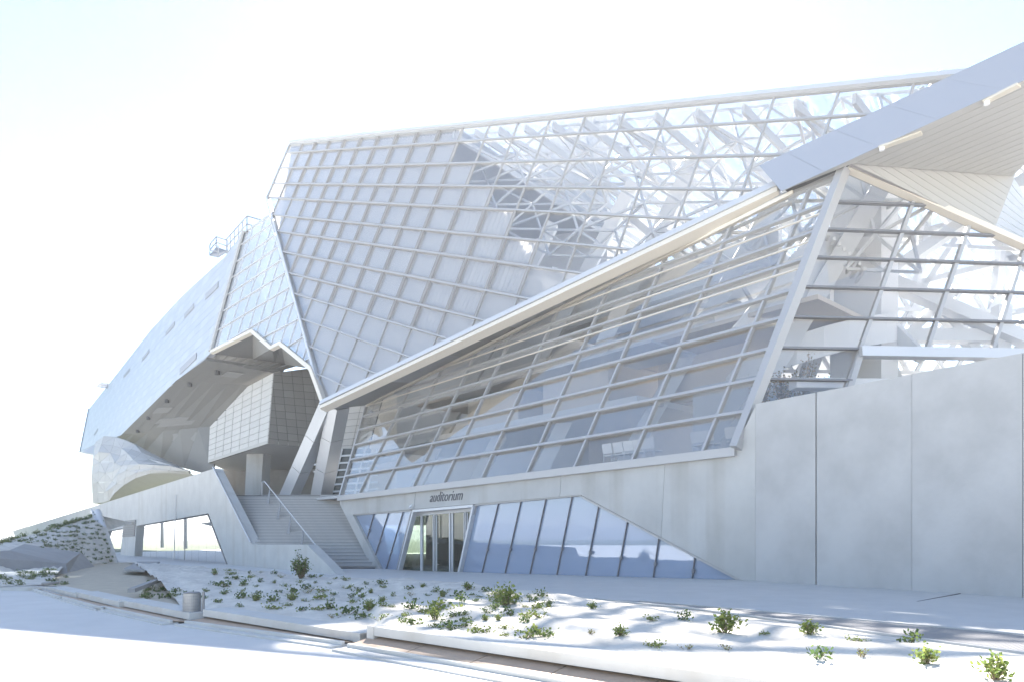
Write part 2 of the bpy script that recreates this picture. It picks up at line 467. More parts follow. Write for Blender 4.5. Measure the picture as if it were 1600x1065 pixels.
b = MB(); b.add(vs, fs); tag(b.build('steep_bank', M['membrane'], smooth=True), 'steep bank under white membrane in front of the side wall', kind='structure'); BED.append((vs, fs))
# low bed in front of the bank
vs = []; fs = []
A = resample([PZ(-80, 905, .06), PZ(0, 899, .06), PZ(60, 889, .07), PZ(114, 881, .06)], 40); B = resample([PZ(-80, 921, .06), PZ(0, 917, .06), PZ(66, 914, .06), PZ(78, 911, .06)], 40)
for i in range(40):
    for j in range(12):
        t = j / 11; p = A[i].lerp(B[i], t); p.z += math.sin(math.pi * t) * (.22 + .1 * noise.noise(p * 1.3)) + .03; vs.append(p)
for i in range(39):
    for j in range(11):
        a = i * 12 + j; fs.append((a, a + 1, a + 13, a + 12))
b = MB(); b.add(vs, fs); tag(b.build('low_bed', M['membrane'], smooth=True), 'narrow white membrane bed behind the far bench', kind='structure'); BED.append((vs, fs))

# ------------------------------------------------------------------ concrete entrance wall
cw = thing('concrete_wall', (PB.x, PB.y, .2), 'long pale concrete wall with the slanted blue glass auditorium entrance', 'wall')
c1 = [(531, 779), (1146, 705.5), (1180, 634), (1180, 912), (1169.5, 911), (907, 772), (551, 803), (598, 896), (586, 896), (531, 787)]
cuts = [((643, 850), (654, 700)), ((869, 850), (884, 650)), ((1030, 900), (1040, 700))]
prev = None
for c in cuts + [None]:
    p = c1
    if prev: p = clip_half(p, ((prev[0][0] + .25, prev[0][1]), (prev[1][0] + .25, prev[1][1])), 1)
    if c: p = clip_half(p, ((c[0][0] - .25, c[0][1]), (c[1][0] - .25, c[1][1])), -1)
    slab('wall_panel', M['concrete'], [WALL.hit(*q) for q in p], -WALL.n * .45, cw); prev = c
slab('joint_backing', M['joint'], [WALL.hit(*q, -.06) for q in [(540, 790), (1140, 712), (1150, 880), (907, 765), (560, 798)]], -WALL.n * .3, cw)
zt, zb = 5.42, 0.0
def c2p(u): r = C2.hit(u, 850); return r
us = [1180.3, 1275, 1425, 1598, 2050]
for i in range(4):
    a, c = c2p(us[i]), c2p(us[i + 1]); dd = (c - a).normalized()
    g0 = 0 if i == 0 else (.018 if i == 1 else .006); g1 = .018 if i == 0 else .006
    a = a + dd * g0; c = c - dd * g1
    off = [0, 0, .012, 0][i]
    a = a + C2.n * off; c = c + C2.n * off
    slab('wall_panel', M['concrete_plain'], [V3((a.x, a.y, zb)), V3((c.x, c.y, zb)), V3((c.x, c.y, zt)), V3((a.x, a.y, zt))], -C2.n * .5, cw)
a, c = c2p(1190), c2p(2050)
slab('joint_backing', M['joint'], [V3((a.x, a.y, .1)) - C2.n * .2, V3((c.x, c.y, .1)) - C2.n * .2, V3((c.x, c.y, 5.2)) - C2.n * .2, V3((a.x, a.y, 5.2)) - C2.n * .2], -C2.n * .2, cw)
# sill flashing between wall and glass
bars('sill_flashing', M['alu_mid'], [(LP.hit(528, 778, .05), LP.hit(1149, 704.5, .05))], .12, .26, cw)

# entrance glazing
WB = WALL
def wpoly(pts, off): return [WB.hit(u, v, off) for u, v in pts]
def window(poly, mull, name, off=-.16):
    k = len(poly); f = MB()
    for i in range(k): f.bar(WB.hit(*poly[i], off), WB.hit(*poly[(i + 1) % k], off), .07, .2, nrm=WB.n)
    fr = f.build(name, M['alu_mid'], cw)
    prevm = None
    for m_ in mull + [None]:
        p = poly
        if prevm: p = clip_half(p, prevm, 1)
        if m_: p = clip_half(p, m_, -1)
        if len(p) > 2:
            x = MB(); x.prism(wpoly(p, off - .01), -WB.n * .03); x.build('pane', G['blue'], fr)
        if m_:
            for q0, q1 in clip_line(m_, poly):
                x = MB(); x.bar(WB.hit(*q0, off + .02), WB.hit(*q1, off + .02), .028, .07, nrm=WB.n)
                pm = WB.hit(*q0, off + .07).lerp(WB.hit(*q1, off + .07), .33); x.bar(pm, pm + (WB.hit(*q1) - WB.hit(*q0)).normalized() * .12, .09, .06, nrm=WB.n)
                x.build('mullion', M['alu_dark'], fr)
        prevm = m_
    return fr
window([(553, 803.5), (645, 797), (621, 893), (598, 893)], [((575, 836), (586, 797)), ((585, 872), (609, 794)), ((602, 894), (632, 792))], 'window_frame')
window([(745, 788), (907, 773), (1167, 910), (719, 895)],
       [((752, 899), (780, 781)), ((788, 900), (815, 779)), ((827, 901), (854, 775)), ((869, 903), (895, 770)), ((914, 904), (937, 783)), ((964, 905), (982, 806)), ((1020, 906), (1031, 831)), ((1081, 908), (1087, 860))], 'window_frame')
# entrance recess: portal frame, four glazed leaves
off = -.45
fr = MB()
po = [(648, 797.5), (742, 789.5), (719, 895), (624, 893)]
for i in (0, 1, 3): fr.bar(WB.hit(*po[i], -.1), WB.hit(*po[(i + 1) % 4], -.1), .12, .24, nrm=WB.n)
portal = fr.build('portal_frame', M['alu'], cw)
x = MB(); x.prism(wpoly([(646, 800), (742, 791), (742, 797), (646, 806)], off + .05), -WB.n * .15); x.build('head_rail', M['alu'], portal)
def leaf(u0, u1, ttl, hx=None):
    def vt(u): return 804 - (u - 648) * .085
    def vb(u): return 893 + (u - 640) * .03
    pts = [(u0, vt(u0)), (u1, vt(u1)), (u1, vb(u1)), (u0, vb(u0))]
    f = MB()
    q = [WB.hit(*p_, off) for p_ in pts]
    ins = .05
    for i in range(4): f.bar(q[i], q[(i + 1) % 4], .10, .08, nrm=WB.n)
    d = f.build(ttl, M['alu'], cw)
    g = MB(); g.prism(q, -WB.n * .025); g.build('pane', G['door'], d)
    if hx:
        h = MB(); a_ = WB.hit(hx, vt(hx) + 3, off + .12); c_ = WB.hit(hx, vb(hx) - 3, off + .12)
        h.tube(a_, c_, .028, n=8)
        for t in (.12, .5, .88): pp = a_.lerp(c_, t); h.tube(pp, pp - WB.n * .12, .014, n=6)
        h.build('handle', M['steel'], d)
leaf(625, 658.5, 'sidelight')
leaf(660, 679.3, 'door', 677); leaf(680, 703.5, 'door', 682.3); leaf(707.5, 727.2, 'door', 725.3); leaf(728, 747, 'door', 730.5)
# camera lamp under the wall edge
b = MB(); p = WB.hit(645.5, 789, .0); b.tube(p, p + WB.n * .12, .05); b.tube(p + WB.n * .12 - V3((0, 0, .02)), p + WB.n * .2 - V3((0, 0, .12)), .07, .05); b.build('entrance_lamp', M['white'], cw)
# lettering
def text_mesh(body, size, ext, shear=.42, offs=-.004):
    cu = bpy.data.curves.new('lettering', 'FONT'); cu.body = body; cu.size = size; cu.extrude = ext; cu.shear = shear; cu.offset = offs; cu.resolution_u = 4
    cu.space_character = 1.0
    o = bpy.data.objects.new('lettering', cu); COL.objects.link(o)
    dg = bpy.context.evaluated_depsgraph_get(); me = bpy.data.meshes.new_from_object(o.evaluated_get(dg)); bpy.data.objects.remove(o); return me
me = text_mesh('auditorium', 1.0, .012); me.materials.append(M['letter'])
xs = [v.co.x for v in me.vertices]; L0, L1 = min(xs), max(xs)
a, c = WB.hit(671.5, 783.5, .02), WB.hit(723, 778, .02)
tx = -E1; k = (c - a).length / (L1 - L0)
rot = Matrix((tx, V3((0, 0, 1)), -tx.cross(V3((0, 0, 1))) * -1)).transposed()
nn = tx.cross(V3((0, 0, 1)))
rot = Matrix((tx, V3((0, 0, 1)), nn)).transposed()
for v in me.vertices: v.co = rot @ V3(((v.co.x - L0) * k, v.co.y * k * 1.12, v.co.z))
o = link(bpy.data.objects.new('lettering', me), a, cw)

# room behind the lower glazing
zf = .12
rm = MB(); rm.prism([LF(-14, .6, zf - .1), LF(30, .6, zf - .1), LF(30, 9, zf - .1), LF(-14, 9, zf - .1)], (0, 0, .1)); rm.build('foyer_floor', M['floor'], cw)
rm = MB(); rm.prism([LF(-14, 9, zf), LF(30, 9, zf), LF(30, 9, 3.9), LF(-14, 9, 3.9)], E2 * .2); rm.build('foyer_back_wall', M['dim'], cw)
for s in (3.5, 6.2, 9.5, 13.5, 17):
    rm = MB(); q = LF(s, 3.4, zf); rm.prism([q, q + E1 * .5, q + E1 * .5 + E2 * .5, q + E2 * .5], (.2, .05, 3.9)); rm.build('foyer_column', M['white'], cw)

# ------------------------------------------------------------------ glass hall
hall = thing('glass_hall', (PB.x - 6, PB.y + 10, 0), 'angular crystal hall of gridded glass over white steel on the concrete wall', 'building')
def to_vp(p, vp, t0, t1): return ((p[0] + (vp[0] - p[0]) * t0, p[1] + (vp[1] - p[1]) * t0), (p[0] + (vp[0] - p[0]) * t1, p[1] + (vp[1] - p[1]) * t1))
def rowline(vp, s, u0, u1): return ((u0, vp[1] + s * (u0 - vp[0])), (u1, vp[1] + s * (u1 - vp[0])))

# low front facade
L_poly = [(531, 776), (573, 632), (640, 597), (807, 513), (965, 438), (1130, 352), (1240, 300), (1314, 265), (1145, 703)]
L_cols = [to_vp((u, 776 - (u - 531) * .1189), VPB, -.02, .2) for u in (561, 600, 645, 693, 752, 823, 897, 987, 1097)]
L_rows = [rowline((-109, 848), s, 480, 1400) for s in (-.403, -.378, -.351, -.324, -.292, -.2635, -.2305, -.198, -.161)]
lfr, _ = curtain(hall, LP, L_poly, L_rows, L_cols, 'front_facade_frame', lambda i, j, p: G[('hall', 'hall_b', 'hall_c')[(i * 5 + j * 3 + i * j) % 3]], .085, .10, .13, .16, fm=M['alu_mid'])
for s, ue in ((-.378, 1237), (-.351, 1221), (-.324, 1203)):   # open vent rails standing proud
    for ln in clip_line(rowline((-109, 850), s + .007, 560, ue - 6), L_poly):
        x = MB(); x.bar(LP.hit(*ln[0], .22), LP.hit(*ln[1], .22), .045, .05, nrm=LP.n); x.build('vent_rail', M['cream'], lfr)
# corner post
x = MB(); x.bar(LP.hit(1150, 700, .12), LP.hit(1322, 256, .12), .24, .36, nrm=LP.n); x.build('corner_post', M['alu_mid'], hall)

# gable facade beside it
R_poly = [(1152, 700), (1321, 264), (1600, 386), (1720, 440), (1720, 552), (1345, 549), (1322, 620), (1240, 700)]
def rv(u0, v0, u1, v1): return ((u0, v0), (u1, v1))
R_cols = [to_vp((1325, 595), (3113, -4343), -.05, .2), to_vp((1448, 545), (3113, -4343), -.05, .2), to_vp((1550, 547), (3113, -4343), -.05, .2), to_vp((1655, 547), (3113, -4343), -.05, .2)]
R_rows = [rv(1200, 312, 1700, 331), rv(1200, 355.5, 1700, 374), rv(1200, 400, 1700, 417), rv(1200, 447, 1700, 461), rv(1200, 494.5, 1700, 506), rv(1100, 541, 1700, 551.5), rv(1100, 590, 1700, 600)]
rfr, _ = curtain(hall, RP, R_poly, R_rows, R_cols, 'gable_facade_frame', G['clear'], .11, .06, .14, .18, fm=M['alu_mid'], rm=M['alu_dark'])
x = MB(); x.bar(RP.hit(1318, 259, .1), RP.hit(1720, 436, .1), .18, .26, nrm=RP.n); x.build('gable_coping', M['cream'], hall)
x = MB(); x.bar(RP.hit(1343, 550, .1), RP.hit(1720, 556, .1), .3, .3, nrm=RP.n); x.build('transom_beam', M['alu'], hall)

# great upper facade
U_poly = [(453, 226), (418, 308), (507, 632), (1212, 297), (1400, 205), (1560, 115)]
VU1 = (-160, 279); VU2 = (4346, -9044)
U_slopes = [-.0656, -.0267, .0136, .0515, .0973, .1388, .1907, .2418, .2907, .3474, .4065, .4641, .525]
U_rows = [rowline(VU1, s, 380, 1600) for s in U_slopes]
U_cols = []
k0 = 1 / 1589.0 - .0000501
for i in range(21, -1, -1):
    u = 1 / (k0 + i * .0000501) - 160
    v = 226 - .0998 * (u - 453)
    U_cols.append(to_vp((u, v), VU2, -.06, .01))
def blind_zone(p):
    u = sum(q[0] for q in p) / len(p); v = sum(q[1] for q in p) / len(p)
    return u < 705 + (v - 210) * .62 and u > 440 - (v - 225) * .2 + max(0, v - 308) * .37
def u_pane(i, j, p): return G['clear']
ufr, ucells = curtain(hall, UP, U_poly, U_rows, U_cols, 'upper_facade_frame', u_pane, .055, .075, .1, .16, fm=M['alu_mid'])
for i, j, p in ucells:
    if not blind_zone(p): continue
    q = [UP.hit(*z, -.26) for z in shrink(p, .6)]
    if len(q) == 4:
        x = MB(); k = 7
        # pleated fabric between the two sides
        bot, top = (q[0], q[1]), (q[3], q[2])
        es = [(q[i_], q[(i_ + 1) % 4]) for i_ in range(4)]
        # choose the two edges that run across (largest horizontal extent in the picture)
        hz = sorted(range(4), key=lambda i_: -abs((es[i_][1] - es[i_][0]).dot(aU.normalized())))[:2]
        A_, B_ = es[hz[0]], es[hz[1]]
        if (A_[0] - B_[0]).length > (A_[0] - B_[1]).length: B_ = (B_[1], B_[0])
        vs = []
        for s in range(2 * k + 1):
            t = s / (2 * k); d_ = UP.n * (.05 if s % 2 else -.05)
            vs += [A_[0].lerp(A_[1], t) + d_, B_[0].lerp(B_[1], t) + d_]
        fs = [(2 * s, 2 * s + 1, 2 * s + 3, 2 * s + 2) for s in range(2 * k)]
        x.add(vs, fs); x.build('blind', BLIND, ufr)
        h_ = (i * 7 + j * 3) % 11
        if j < 11 and i > 1 + (j > 3) * 2 and j not in (9, 10, 11, 12):
            y = MB(); qq = [UP.hit(*z, .02) for z in p]; qq = [c_.lerp(sum(qq, V3()) / 4, .09) for c_ in qq]
            for s in range(4): y.bar(qq[s], qq[(s + 1) % 4], .05, .06, nrm=UP.n)
            y.build('sash', M['taupe'], ufr)
    else:
        x = MB(); x.prism(q, -UP.n * .03); x.build('blind', BLIND, ufr)
# eaves gutter under the great facade
x = MB(); x.bar(UP.hit(453, 223, .05), UP.hit(1560, 111.5, .05), .16, .3, nrm=UP.n); x.build('roof_coping', M['alu'], hall)
x = MB(); x.bar(UP.hit(505, 631, .12), UP.hit(1216, 293, .12), .24, .5, nrm=UP.n); x.build('gutter', M['alu'], hall)
x = MB(); x.bar(UP.hit(505, 638, .1), UP.hit(1218, 302, .1), .2, .46, nrm=UP.n); x.build('gutter_trim', M['cream'], hall)
x = MB(); x.bar(eU1 - (eU2 - eU1) * .0, eU2, .16, .3, nrm=UP.n); x.build('corner_rib', M['alu'], hall)
# soffit panels between gutter and low facade
gl = lambda u: (u, 640 - (u - 507) * .4735)
st = [(573, 632, 507), (640, 597, 600), (720, 556.5, 690), (807, 513, 785), (886, 475.5, 870), (965, 438, 955), (1050, 394, 1045), (1130, 352, 1128), (1205, 316, 1204)]
for i in range(len(st) - 1):
    a, c = st[i], st[i + 1]
    q = [UP.hit(*gl(a[2]), -.1), UP.hit(*gl(c[2] - .8), -.1), LP.hit(c[0] - .8, c[1], .08), LP.hit(a[0], a[1], .08)]
    x = MB(); x.prism(q, (0, .02, .06)); x.build('soffit_panel', M['clad'] if i % 2 else M['soffit'], hall)
bars('soffit_edge', M['cream'], [(LP.hit(573, 633, .1), LP.hit(1240, 301, .1))], .16, .12, hall)

# side facade turning the corner to the metal wing
V_poly = [(378, 366), (421, 337), (508, 630), (487, 575), (439, 536), (425, 543), (395, 517), (331, 549)]
V_rows = [((360, 394), (426, 349)), ((350, 423), (430, 367)), ((340, 449), (435.5, 385)), ((330, 477), (441, 405.6)), ((320, 504), (448, 424.8)), ((310, 534), (453.5, 448.5)), ((330, 548), (461.4, 471)), ((350, 559), (467, 498)), ((400, 572), (474, 526)), ((430, 590), (490, 556))]
V_rows = [(a, (c[0] + (c[0] - a[0]) * .5, c[1] + (c[1] - a[1]) * .5)) for a, c in V_rows]
V_cols = []
for i in range(1, 13):
    u = 378 + 14.2 * i
    V_cols.append(((u - .31 * 300, 366 + 300), (u + .31 * 100, 366 - 100)))
def V_pane(i, j, p): return FRIT
vfr, vcells = curtain(hall, VP, V_poly, V_rows, V_cols, 'side_facade_frame', V_pane, .05, .06, .1, .14)
chain = [(331, 550), (395, 518), (425, 544), (439, 537), (487, 576), (508, 633)]
x = MB()
for i in range(5): x.bar(VP.hit(*chain[i], .1), VP.hit(*chain[i + 1], .1), .26, .3, nrm=VP.n)
x.build('side_facade_trim', M['cream'], hall)
slab('side_sun_block', M['white'], [VP.hit(*q, -2.2) for q in [(384, 372), (421, 345), (500, 600), (487, 568), (439, 528), (395, 509), (338, 541)]], -VP.n * .2, hall)  # added behind the side glass to stop sun reaching the blinds

# roof over the hall
T0, T1 = UP.hit(453, 226), UP.hit(1560, 115)
def top(t): return T0.lerp(T1, t)
back = E2 * 17 + V3((0, 0, -2.5))
tm = .40
x = MB(); x.prism([top(0) - V3((0, 0, .1)), top(.455) - V3((0, 0, .1)), top(.455) + back, top(0) + V3((2.5, 27, -2.5))], (0, 0, .3)); x.build('roof_panel', M['clad_b'], hall)  # opaque roof stretched out of view to shade the blinds
segs = []; NR = 13
for i in range(NR + 1):
    t = .455 + .545 * i / NR; a = top(t) - V3((0, 0, .35)); segs.append((a, a + back))
bars('roof_rafters', M['steel'], segs, .12, .36, hall)
segs = []
for i in range(0, NR):
    t0, t1 = .455 + .545 * i / NR, .455 + .545 * (i + 1) / NR
    for k in range(3):
        f0, f1 = k / 3, (k + 1) / 3
        a = top(t0) + back * f0; c = top(t1) + back * f1
        if (i + k) % 2: a, c = top(t0) + back * f1, top(t1) + back * f0
        segs.append((a - V3((0, 0, .5)), c - V3((0, 0, .5))))
for f in (.33, .66, 1): segs.append((top(.455) + back * f - V3((0, 0, .45)), top(1) + back * f - V3((0, 0, .45))))
bars('roof_bracing', M['steel'], segs, .09, .14, hall)
for i in range(5):
    t0, t1 = .455 + .545 * i / 5, .455 + .545 * (i + 1) / 5
    x = MB(); x.prism([top(t0), top(t1), top(t1) + back, top(t0) + back], (0, 0, .04)); x.build('roof_glass', G['clear'], hall)

# interior floors, columns, bands, lattice
Rb = V3((1, .08, 0)).normalized()
fl = [LF(-.2, .6, 4.0), LF(30, .6, 4.0), LF(30, 20, 4.0), V3((PB.x, PB.y, 4.0)) + Rb * 16 + V3((0, 14, 0)), V3((PB.x, PB.y, 4.0)) + Rb * 16 + V3((0, .5, 0))]
slab('floor_slab', M['floor'], fl, (0, 0, .14), hall)
def zroof(s, t):
    # height of the roof at local s,t (approx.)
    p = top(max(0, min(1, 1 - (s + 16) / 52)));return p.z - 2
def beam(a, c, wd, dp, m=M['steel'], name='steel_column'):
    x = MB(); x.bar(a, c, wd, dp); return x.build(name, m, hall)
for s, ds, t0, t1, wd in ((2.5, -5.5, 3, 8, .55), (7.5, -5, 3.5, 9, .6), (12.5, -5, 3.5, 9.5, .6), (18, -6, 4, 10, .6), (24, -6, 4, 10, .6)):
    z1 = 17 if s < 10 else 20
    if s < 0: z1 = 12.5
    beam(LF(s, t0, 4.1), LF(s + ds, t1, z1), wd, wd * 1.1)
for (s0, t0, z0), (s1, t1, z1), wd in (
    ((6, 9, 9), (-4, 10, 16.5), .45), ((-2, 9, 8), (5, 10, 17), .4), ((11, 10, 10), (3, 11, 18), .45), ((4, 11, 10), (13, 11, 19), .35), ((0, 11, 12), (-8, 11, 15.5), .4), ((15, 11, 11), (9, 11, 20), .4)):
    beam(LF(s0, t0, z0), LF(s1, t1, z1), wd, wd, name='diagonal_brace')
def box_lf(name, m, s0, s1, t0, t1, z0, z1):
    x = MB(); x.prism([LF(s0, t0, z0), LF(s1, t0, z0), LF(s1, t1, z0), LF(s0, t1, z0)], (0, 0, z1 - z0)); return x.build(name, m, hall)
box_lf('gallery_parapet', M['white'], 0, 20, 6.2, 6.5, 9.6, 10.7)
box_lf('gallery_slab', M['steel'], 0, 20, 6.2, 14, 9.2, 9.55)
box_lf('gallery_parapet', M['white'], 3, 16, 8.2, 8.5, 13.2, 14.2)
box_lf('upper_gallery_slab', M['steel'], 3, 16, 8.2, 14, 12.8, 13.15)
box_lf('gallery_wall', M['white'], 9, 21, 12, 12.3, 4.2, 13)
box_lf('inner_box', M['dim'], 17, 34, 9, 18, 4.2, 17)
box_lf('landing_slab', M['steel'], 6, 26, 3.0, 8, 6.9, 7.15)
box_lf('service_block', M['warm'], 8, 12, 3.6, 7, 7.2, 9.0)
box_lf('service_block', M['dim'], 1.5, 4.5, 4.5, 8, 4.2, 7.4)
box_lf('service_block', M['warm'], 13.5, 17.5, 3.4, 6.4, 7.2, 8.8)
box_lf('ceiling_raft', M['dim'], 5, 18, 2.6, 5.5, 8.9, 9.0)
box_lf('rear_sun_block', M['white'], 20, 58, 17, 17.3, 4, 31)  # hidden wall added to keep sun off the back of the blinds
box_lf('warm_ceiling', M['warm'], -1, 22, 3.2, 8, 9.05, 9.2)
box_lf('warm_panel', M['warm'], 3, 7, 5.6, 5.9, 7.2, 9.0)
box_lf('lift_shaft', M['white'], -1.2, .6, 7.5, 9, 4.2, 15)
sf = []
nodes = {}
for i in range(14):
    for j in range(6):
        u = 735 + i * 58 - j * 16 + (29 if j % 2 else 0); v = 232 - (u - 453) * .0998 + 8 + j * 44 * (.8 + (u - 700) / 1500)
        nodes[i, j] = UP.hit(u, v, -2.2 - (1.4 if (i + j) % 2 else 0))
for (i, j), p in nodes.items():
    for di, dj in ((1, 0), (0, 1), (1, 1), (-1, 1)):
        if (i + di, j + dj) in nodes and (i * 3 + j * 5 + di) % 4: sf.append((p, nodes[i + di, j + dj]))
bars('space_frame', M['steel'], sf, .095, .095, hall)
# spiral ramp rings seen through the vents
x = MB(); k = 28; cpt = LF(1.5, 7.5, 0)
for i in range(k):
    a0, a1 = 2 * math.pi * i / k * 1.25, 2 * math.pi * (i + 1) / k * 1.25
    z0, z1 = 4.6 + 5.5 * i / k, 4.6 + 5.5 * (i + 1) / k
    def rp(a_, z_, r_): return cpt + V3((math.cos(a_) * r_, math.sin(a_) * r_, z_))
    q = [rp(a0, z0, 3.0), rp(a1, z1, 3.0), rp(a1, z1 + 1.0, 3.0), rp(a0, z0 + 1.0, 3.0)]
    x.prism(q, (cpt - q[0]).normalized() * V3((1, 1, 0)) * .08)
x.build('spiral_ramp', M['white'], hall)
segs = []; segs2 = []
tb = 17.0
for i in range(13):
    s = -14 + i * 3.2; segs.append((LF(s, tb, 4.1), LF(s - 1.5, tb, 16.5)))
for z in (6.5, 8.8, 11.1, 13.4, 15.7): segs2.append((LF(-16, tb, z), LF(26, tb, z)))
for i in range(12):
    s = -14 + i * 3.2
    for z in (6.5, 11.1): segs2.append((LF(s, tb, z), LF(s + 3.2, tb, z + 4.6))) if i % 2 else segs2.append((LF(s + 3.2, tb, z), LF(s, tb, z + 4.6)))
bars('rear_facade_posts', M['steel'], segs, .3, .4, hall); bars('rear_facade_lattice', M['steel'], segs2, .2, .25, hall)
# structure close behind the gable
O2 = V3((PB.x, PB.y, 0)); 
def GF(x_, y_, z): return O2 + Rb * x_ + V3((0, y_, z))
for a, c, wd in ((GF(3.2, 5, 4.1), GF(6.5, 5.4, 12.6), .5), (GF(9.5, 5, 4.1), GF(6, 5.2, 12), .42), (GF(4.5, 5, 6.2), GF(14, 5, 6.7), .34), (GF(3.4, 5.1, 9.1), GF(15, 5, 9.3), .5), (GF(12, 5, 4.1), GF(12.2, 5, 10.4), .5), (GF(6.5, 4.6, 11.4), GF(14.5, 4.6, 8.4), .5), (GF(6.2, 5.3, 7.2), GF(10.4, 5.3, 11.0), .36), (GF(9.5, 5.3, 10.6), GF(14.6, 5.3, 5.6), .36), (GF(5.6, 5.6, 10.2), GF(11.5, 5.6, 4.8), .24), (GF(9, 5.6, 6.2), GF(14.5, 5.6, 9.8), .2), (GF(8, 5.6, 5.4), GF(12, 5.6, 8.7), .2)):
    beam(a, c, wd, wd * .9, name='gable_brace')
gx = []
for k in range(9):
    x0 = 1.5 + k * 1.7
    gx += [(GF(x0, 7.5, 5.0), GF(x0 + 4.2, 7.8, 12)), (GF(x0 + 4.2, 8.0, 5.0), GF(x0, 8.2, 12))]
for z in (7.2, 8.4, 9.9, 11): gx.append((GF(1, 7.6, z), GF(17, 7.6, z + .15)))
bars('gable_lattice', M['steel'], gx, .12, .14, hall)
for k, x0 in enumerate((1.5, 2.2, 2.9, 3.7)):
    x = MB(); x.box(GF(x0, 1.6, 4.14) - V3((.3, .3, 0)), GF(x0, 1.6, 5.75) + V3((.3, .3, 0))); x.build('added_planter', M['tan'], hall)  # planters added under the shrubs that imitate the mirrored town
beam(GF(2.2, .9, 6.35), GF(16, .9, 6.45), .5, .3, name='terrace_beam')
x = MB(); x.prism([GF(1.0, 3.0, 8.7), GF(3.2, 3.0, 8.9), GF(5.0, 3.2, 12.0), GF(3.9, 3, 12.2)], (0, .3, 0)); x.build('stair_flank', M['white'], hall)
for k in range(8):
    x = MB(); p = GF(4.2 + k * .18, 2.6, 11.8 - k * .16); x.bar(p, p + V3((.5, 1.6, .15)), .09, .12); x.build('louvre_blade', M['white'], hall)
# terrace roof and furniture behind the parapet
beam(GF(2.8, 1.2, 5.9), GF(16, 3.2, 6.1), .16, .16, M['steel_dark'], 'terrace_rafter'); beam(GF(2.6, .9, 5.55), GF(12, 4.5, 6.2), .14, .14, M['steel_dark'], 'terrace_rafter')
x = MB(); x.prism([GF(2.8, 1.0, 6.12), GF(17, 1.0, 6.2), GF(17, 5, 6.4), GF(2.8, 5, 6.35)], (0, 0, .05)); x.build('terrace_awning', M['slot'], hall)

# ------------------------------------------------------------------ metal-clad wing
wing = thing('clad_wing', (MP.hit(320, 560).x, MP.hit(320, 560).y, 0), 'huge metal-clad wing hanging beside the glass hall on a faceted foot', 'building')
M_poly = [(378, 366), (352, 401), (286, 461), (236, 515), (171, 598), (139, 638), (125, 706), (150, 694), (189, 679), (275, 594), (319, 561), (329, 551)]
Mo = MP.hit(329, 551); Mx = V3((-.77, 1, 0)).normalized(); My = (s_top - s_bot).normalized()
# boards as joined cladding geometry: one tile per cell, gaps between, backing behind
def m2(s, t): return Mo + Mx * s + My * t
def pic(p): return (CX + F * p.x / p.y, HY - F * (p.z - EYE) / p.y)
slab('cladding_backing', M['slot_light'], [MP.hit(*q, -.05) for q in M_poly], -MP.n * .4, wing)
cl = MB(); ts, tt = 2.6, .95
slots = [((307, 550), (281, 575), 10), ((341, 440), (321, 460), 9), ((303, 474), (288, 491), 7), ((273, 502), (259, 519), 6), ((233, 545), (222, 559), 5), ((203, 574), (193, 586), 4), ((153, 668), (147, 677), 3.2)]
for j in range(-22, 26):
    for i in range(0, 46):
        s0 = i * ts - (j % 2) * ts / 2; t0 = j * tt
        c = [m2(s0 + .008, t0 + .013), m2(s0 + ts - .008, t0 + .013), m2(s0 + ts - .008, t0 + tt - .013), m2(s0 + .008, t0 + tt - .013)]
        q = [pic(z) for z in c]
        p = None
        inside = q
        # clip the big outline by the tile
        p = list(M_poly)
        for a in range(4):
            p = clip_half(p, (q[a], q[(a + 1) % 4]), -1 if area_sign(q) < 0 else 1) if p else p
        if p and len(p) > 2 and area2(p) > .4:
            cl.cur = (i * 5 + j * 3 + (i * j) % 4) % 2
            cl.prism([MP.hit(*z, 0) for z in p], -MP.n * .05)
o = cl.build('cladding', [M['clad'], M['clad_b']], wing); tag(o, kind='stuff')
for a, c, h in slots:
    x = MB(); q = [(a[0], a[1]), (c[0], c[1]), (c[0], c[1] + h), (a[0], a[1] + h)]
    x.prism([MP.hit(*z, .02) for z in q], MP.n * .03); x.build('slot_grille', M['slot_light'], wing)
# tiled strip where cladding meets glass
for i in range(22):
    t0, t1 = i / 22, (i + .96) / 22
    def sp(t, w_): a = s_top.lerp(s_bot, t); return a - Mx * w_
    x = MB(); x.prism([sp(t0, 0), sp(t0, .75), sp(t1, .75), sp(t1, 0)], MP.n * .16); x.build('tile', M['tile_c'] if i % 3 else M['tile_b'], wing)
# wing roof and end
rv_ = V3((12, 9, -.5))
rp_ = [MP.hit(*q) for q in M_poly[:6]]
for i in range(5): slab('roof_panel', M['clad_b'], [rp_[i] - MP.n * .02, rp_[i + 1] - MP.n * .02, rp_[i + 1] + rv_, rp_[i] + rv_], (0, 0, -.3), wing)
e0, e1 = MP.hit(139, 638), MP.hit(125, 706)
slab('end_wall', M['clad_b'], [e0, e1, e1 + rv_, e0 + rv_], (0, -.3, 0), wing)

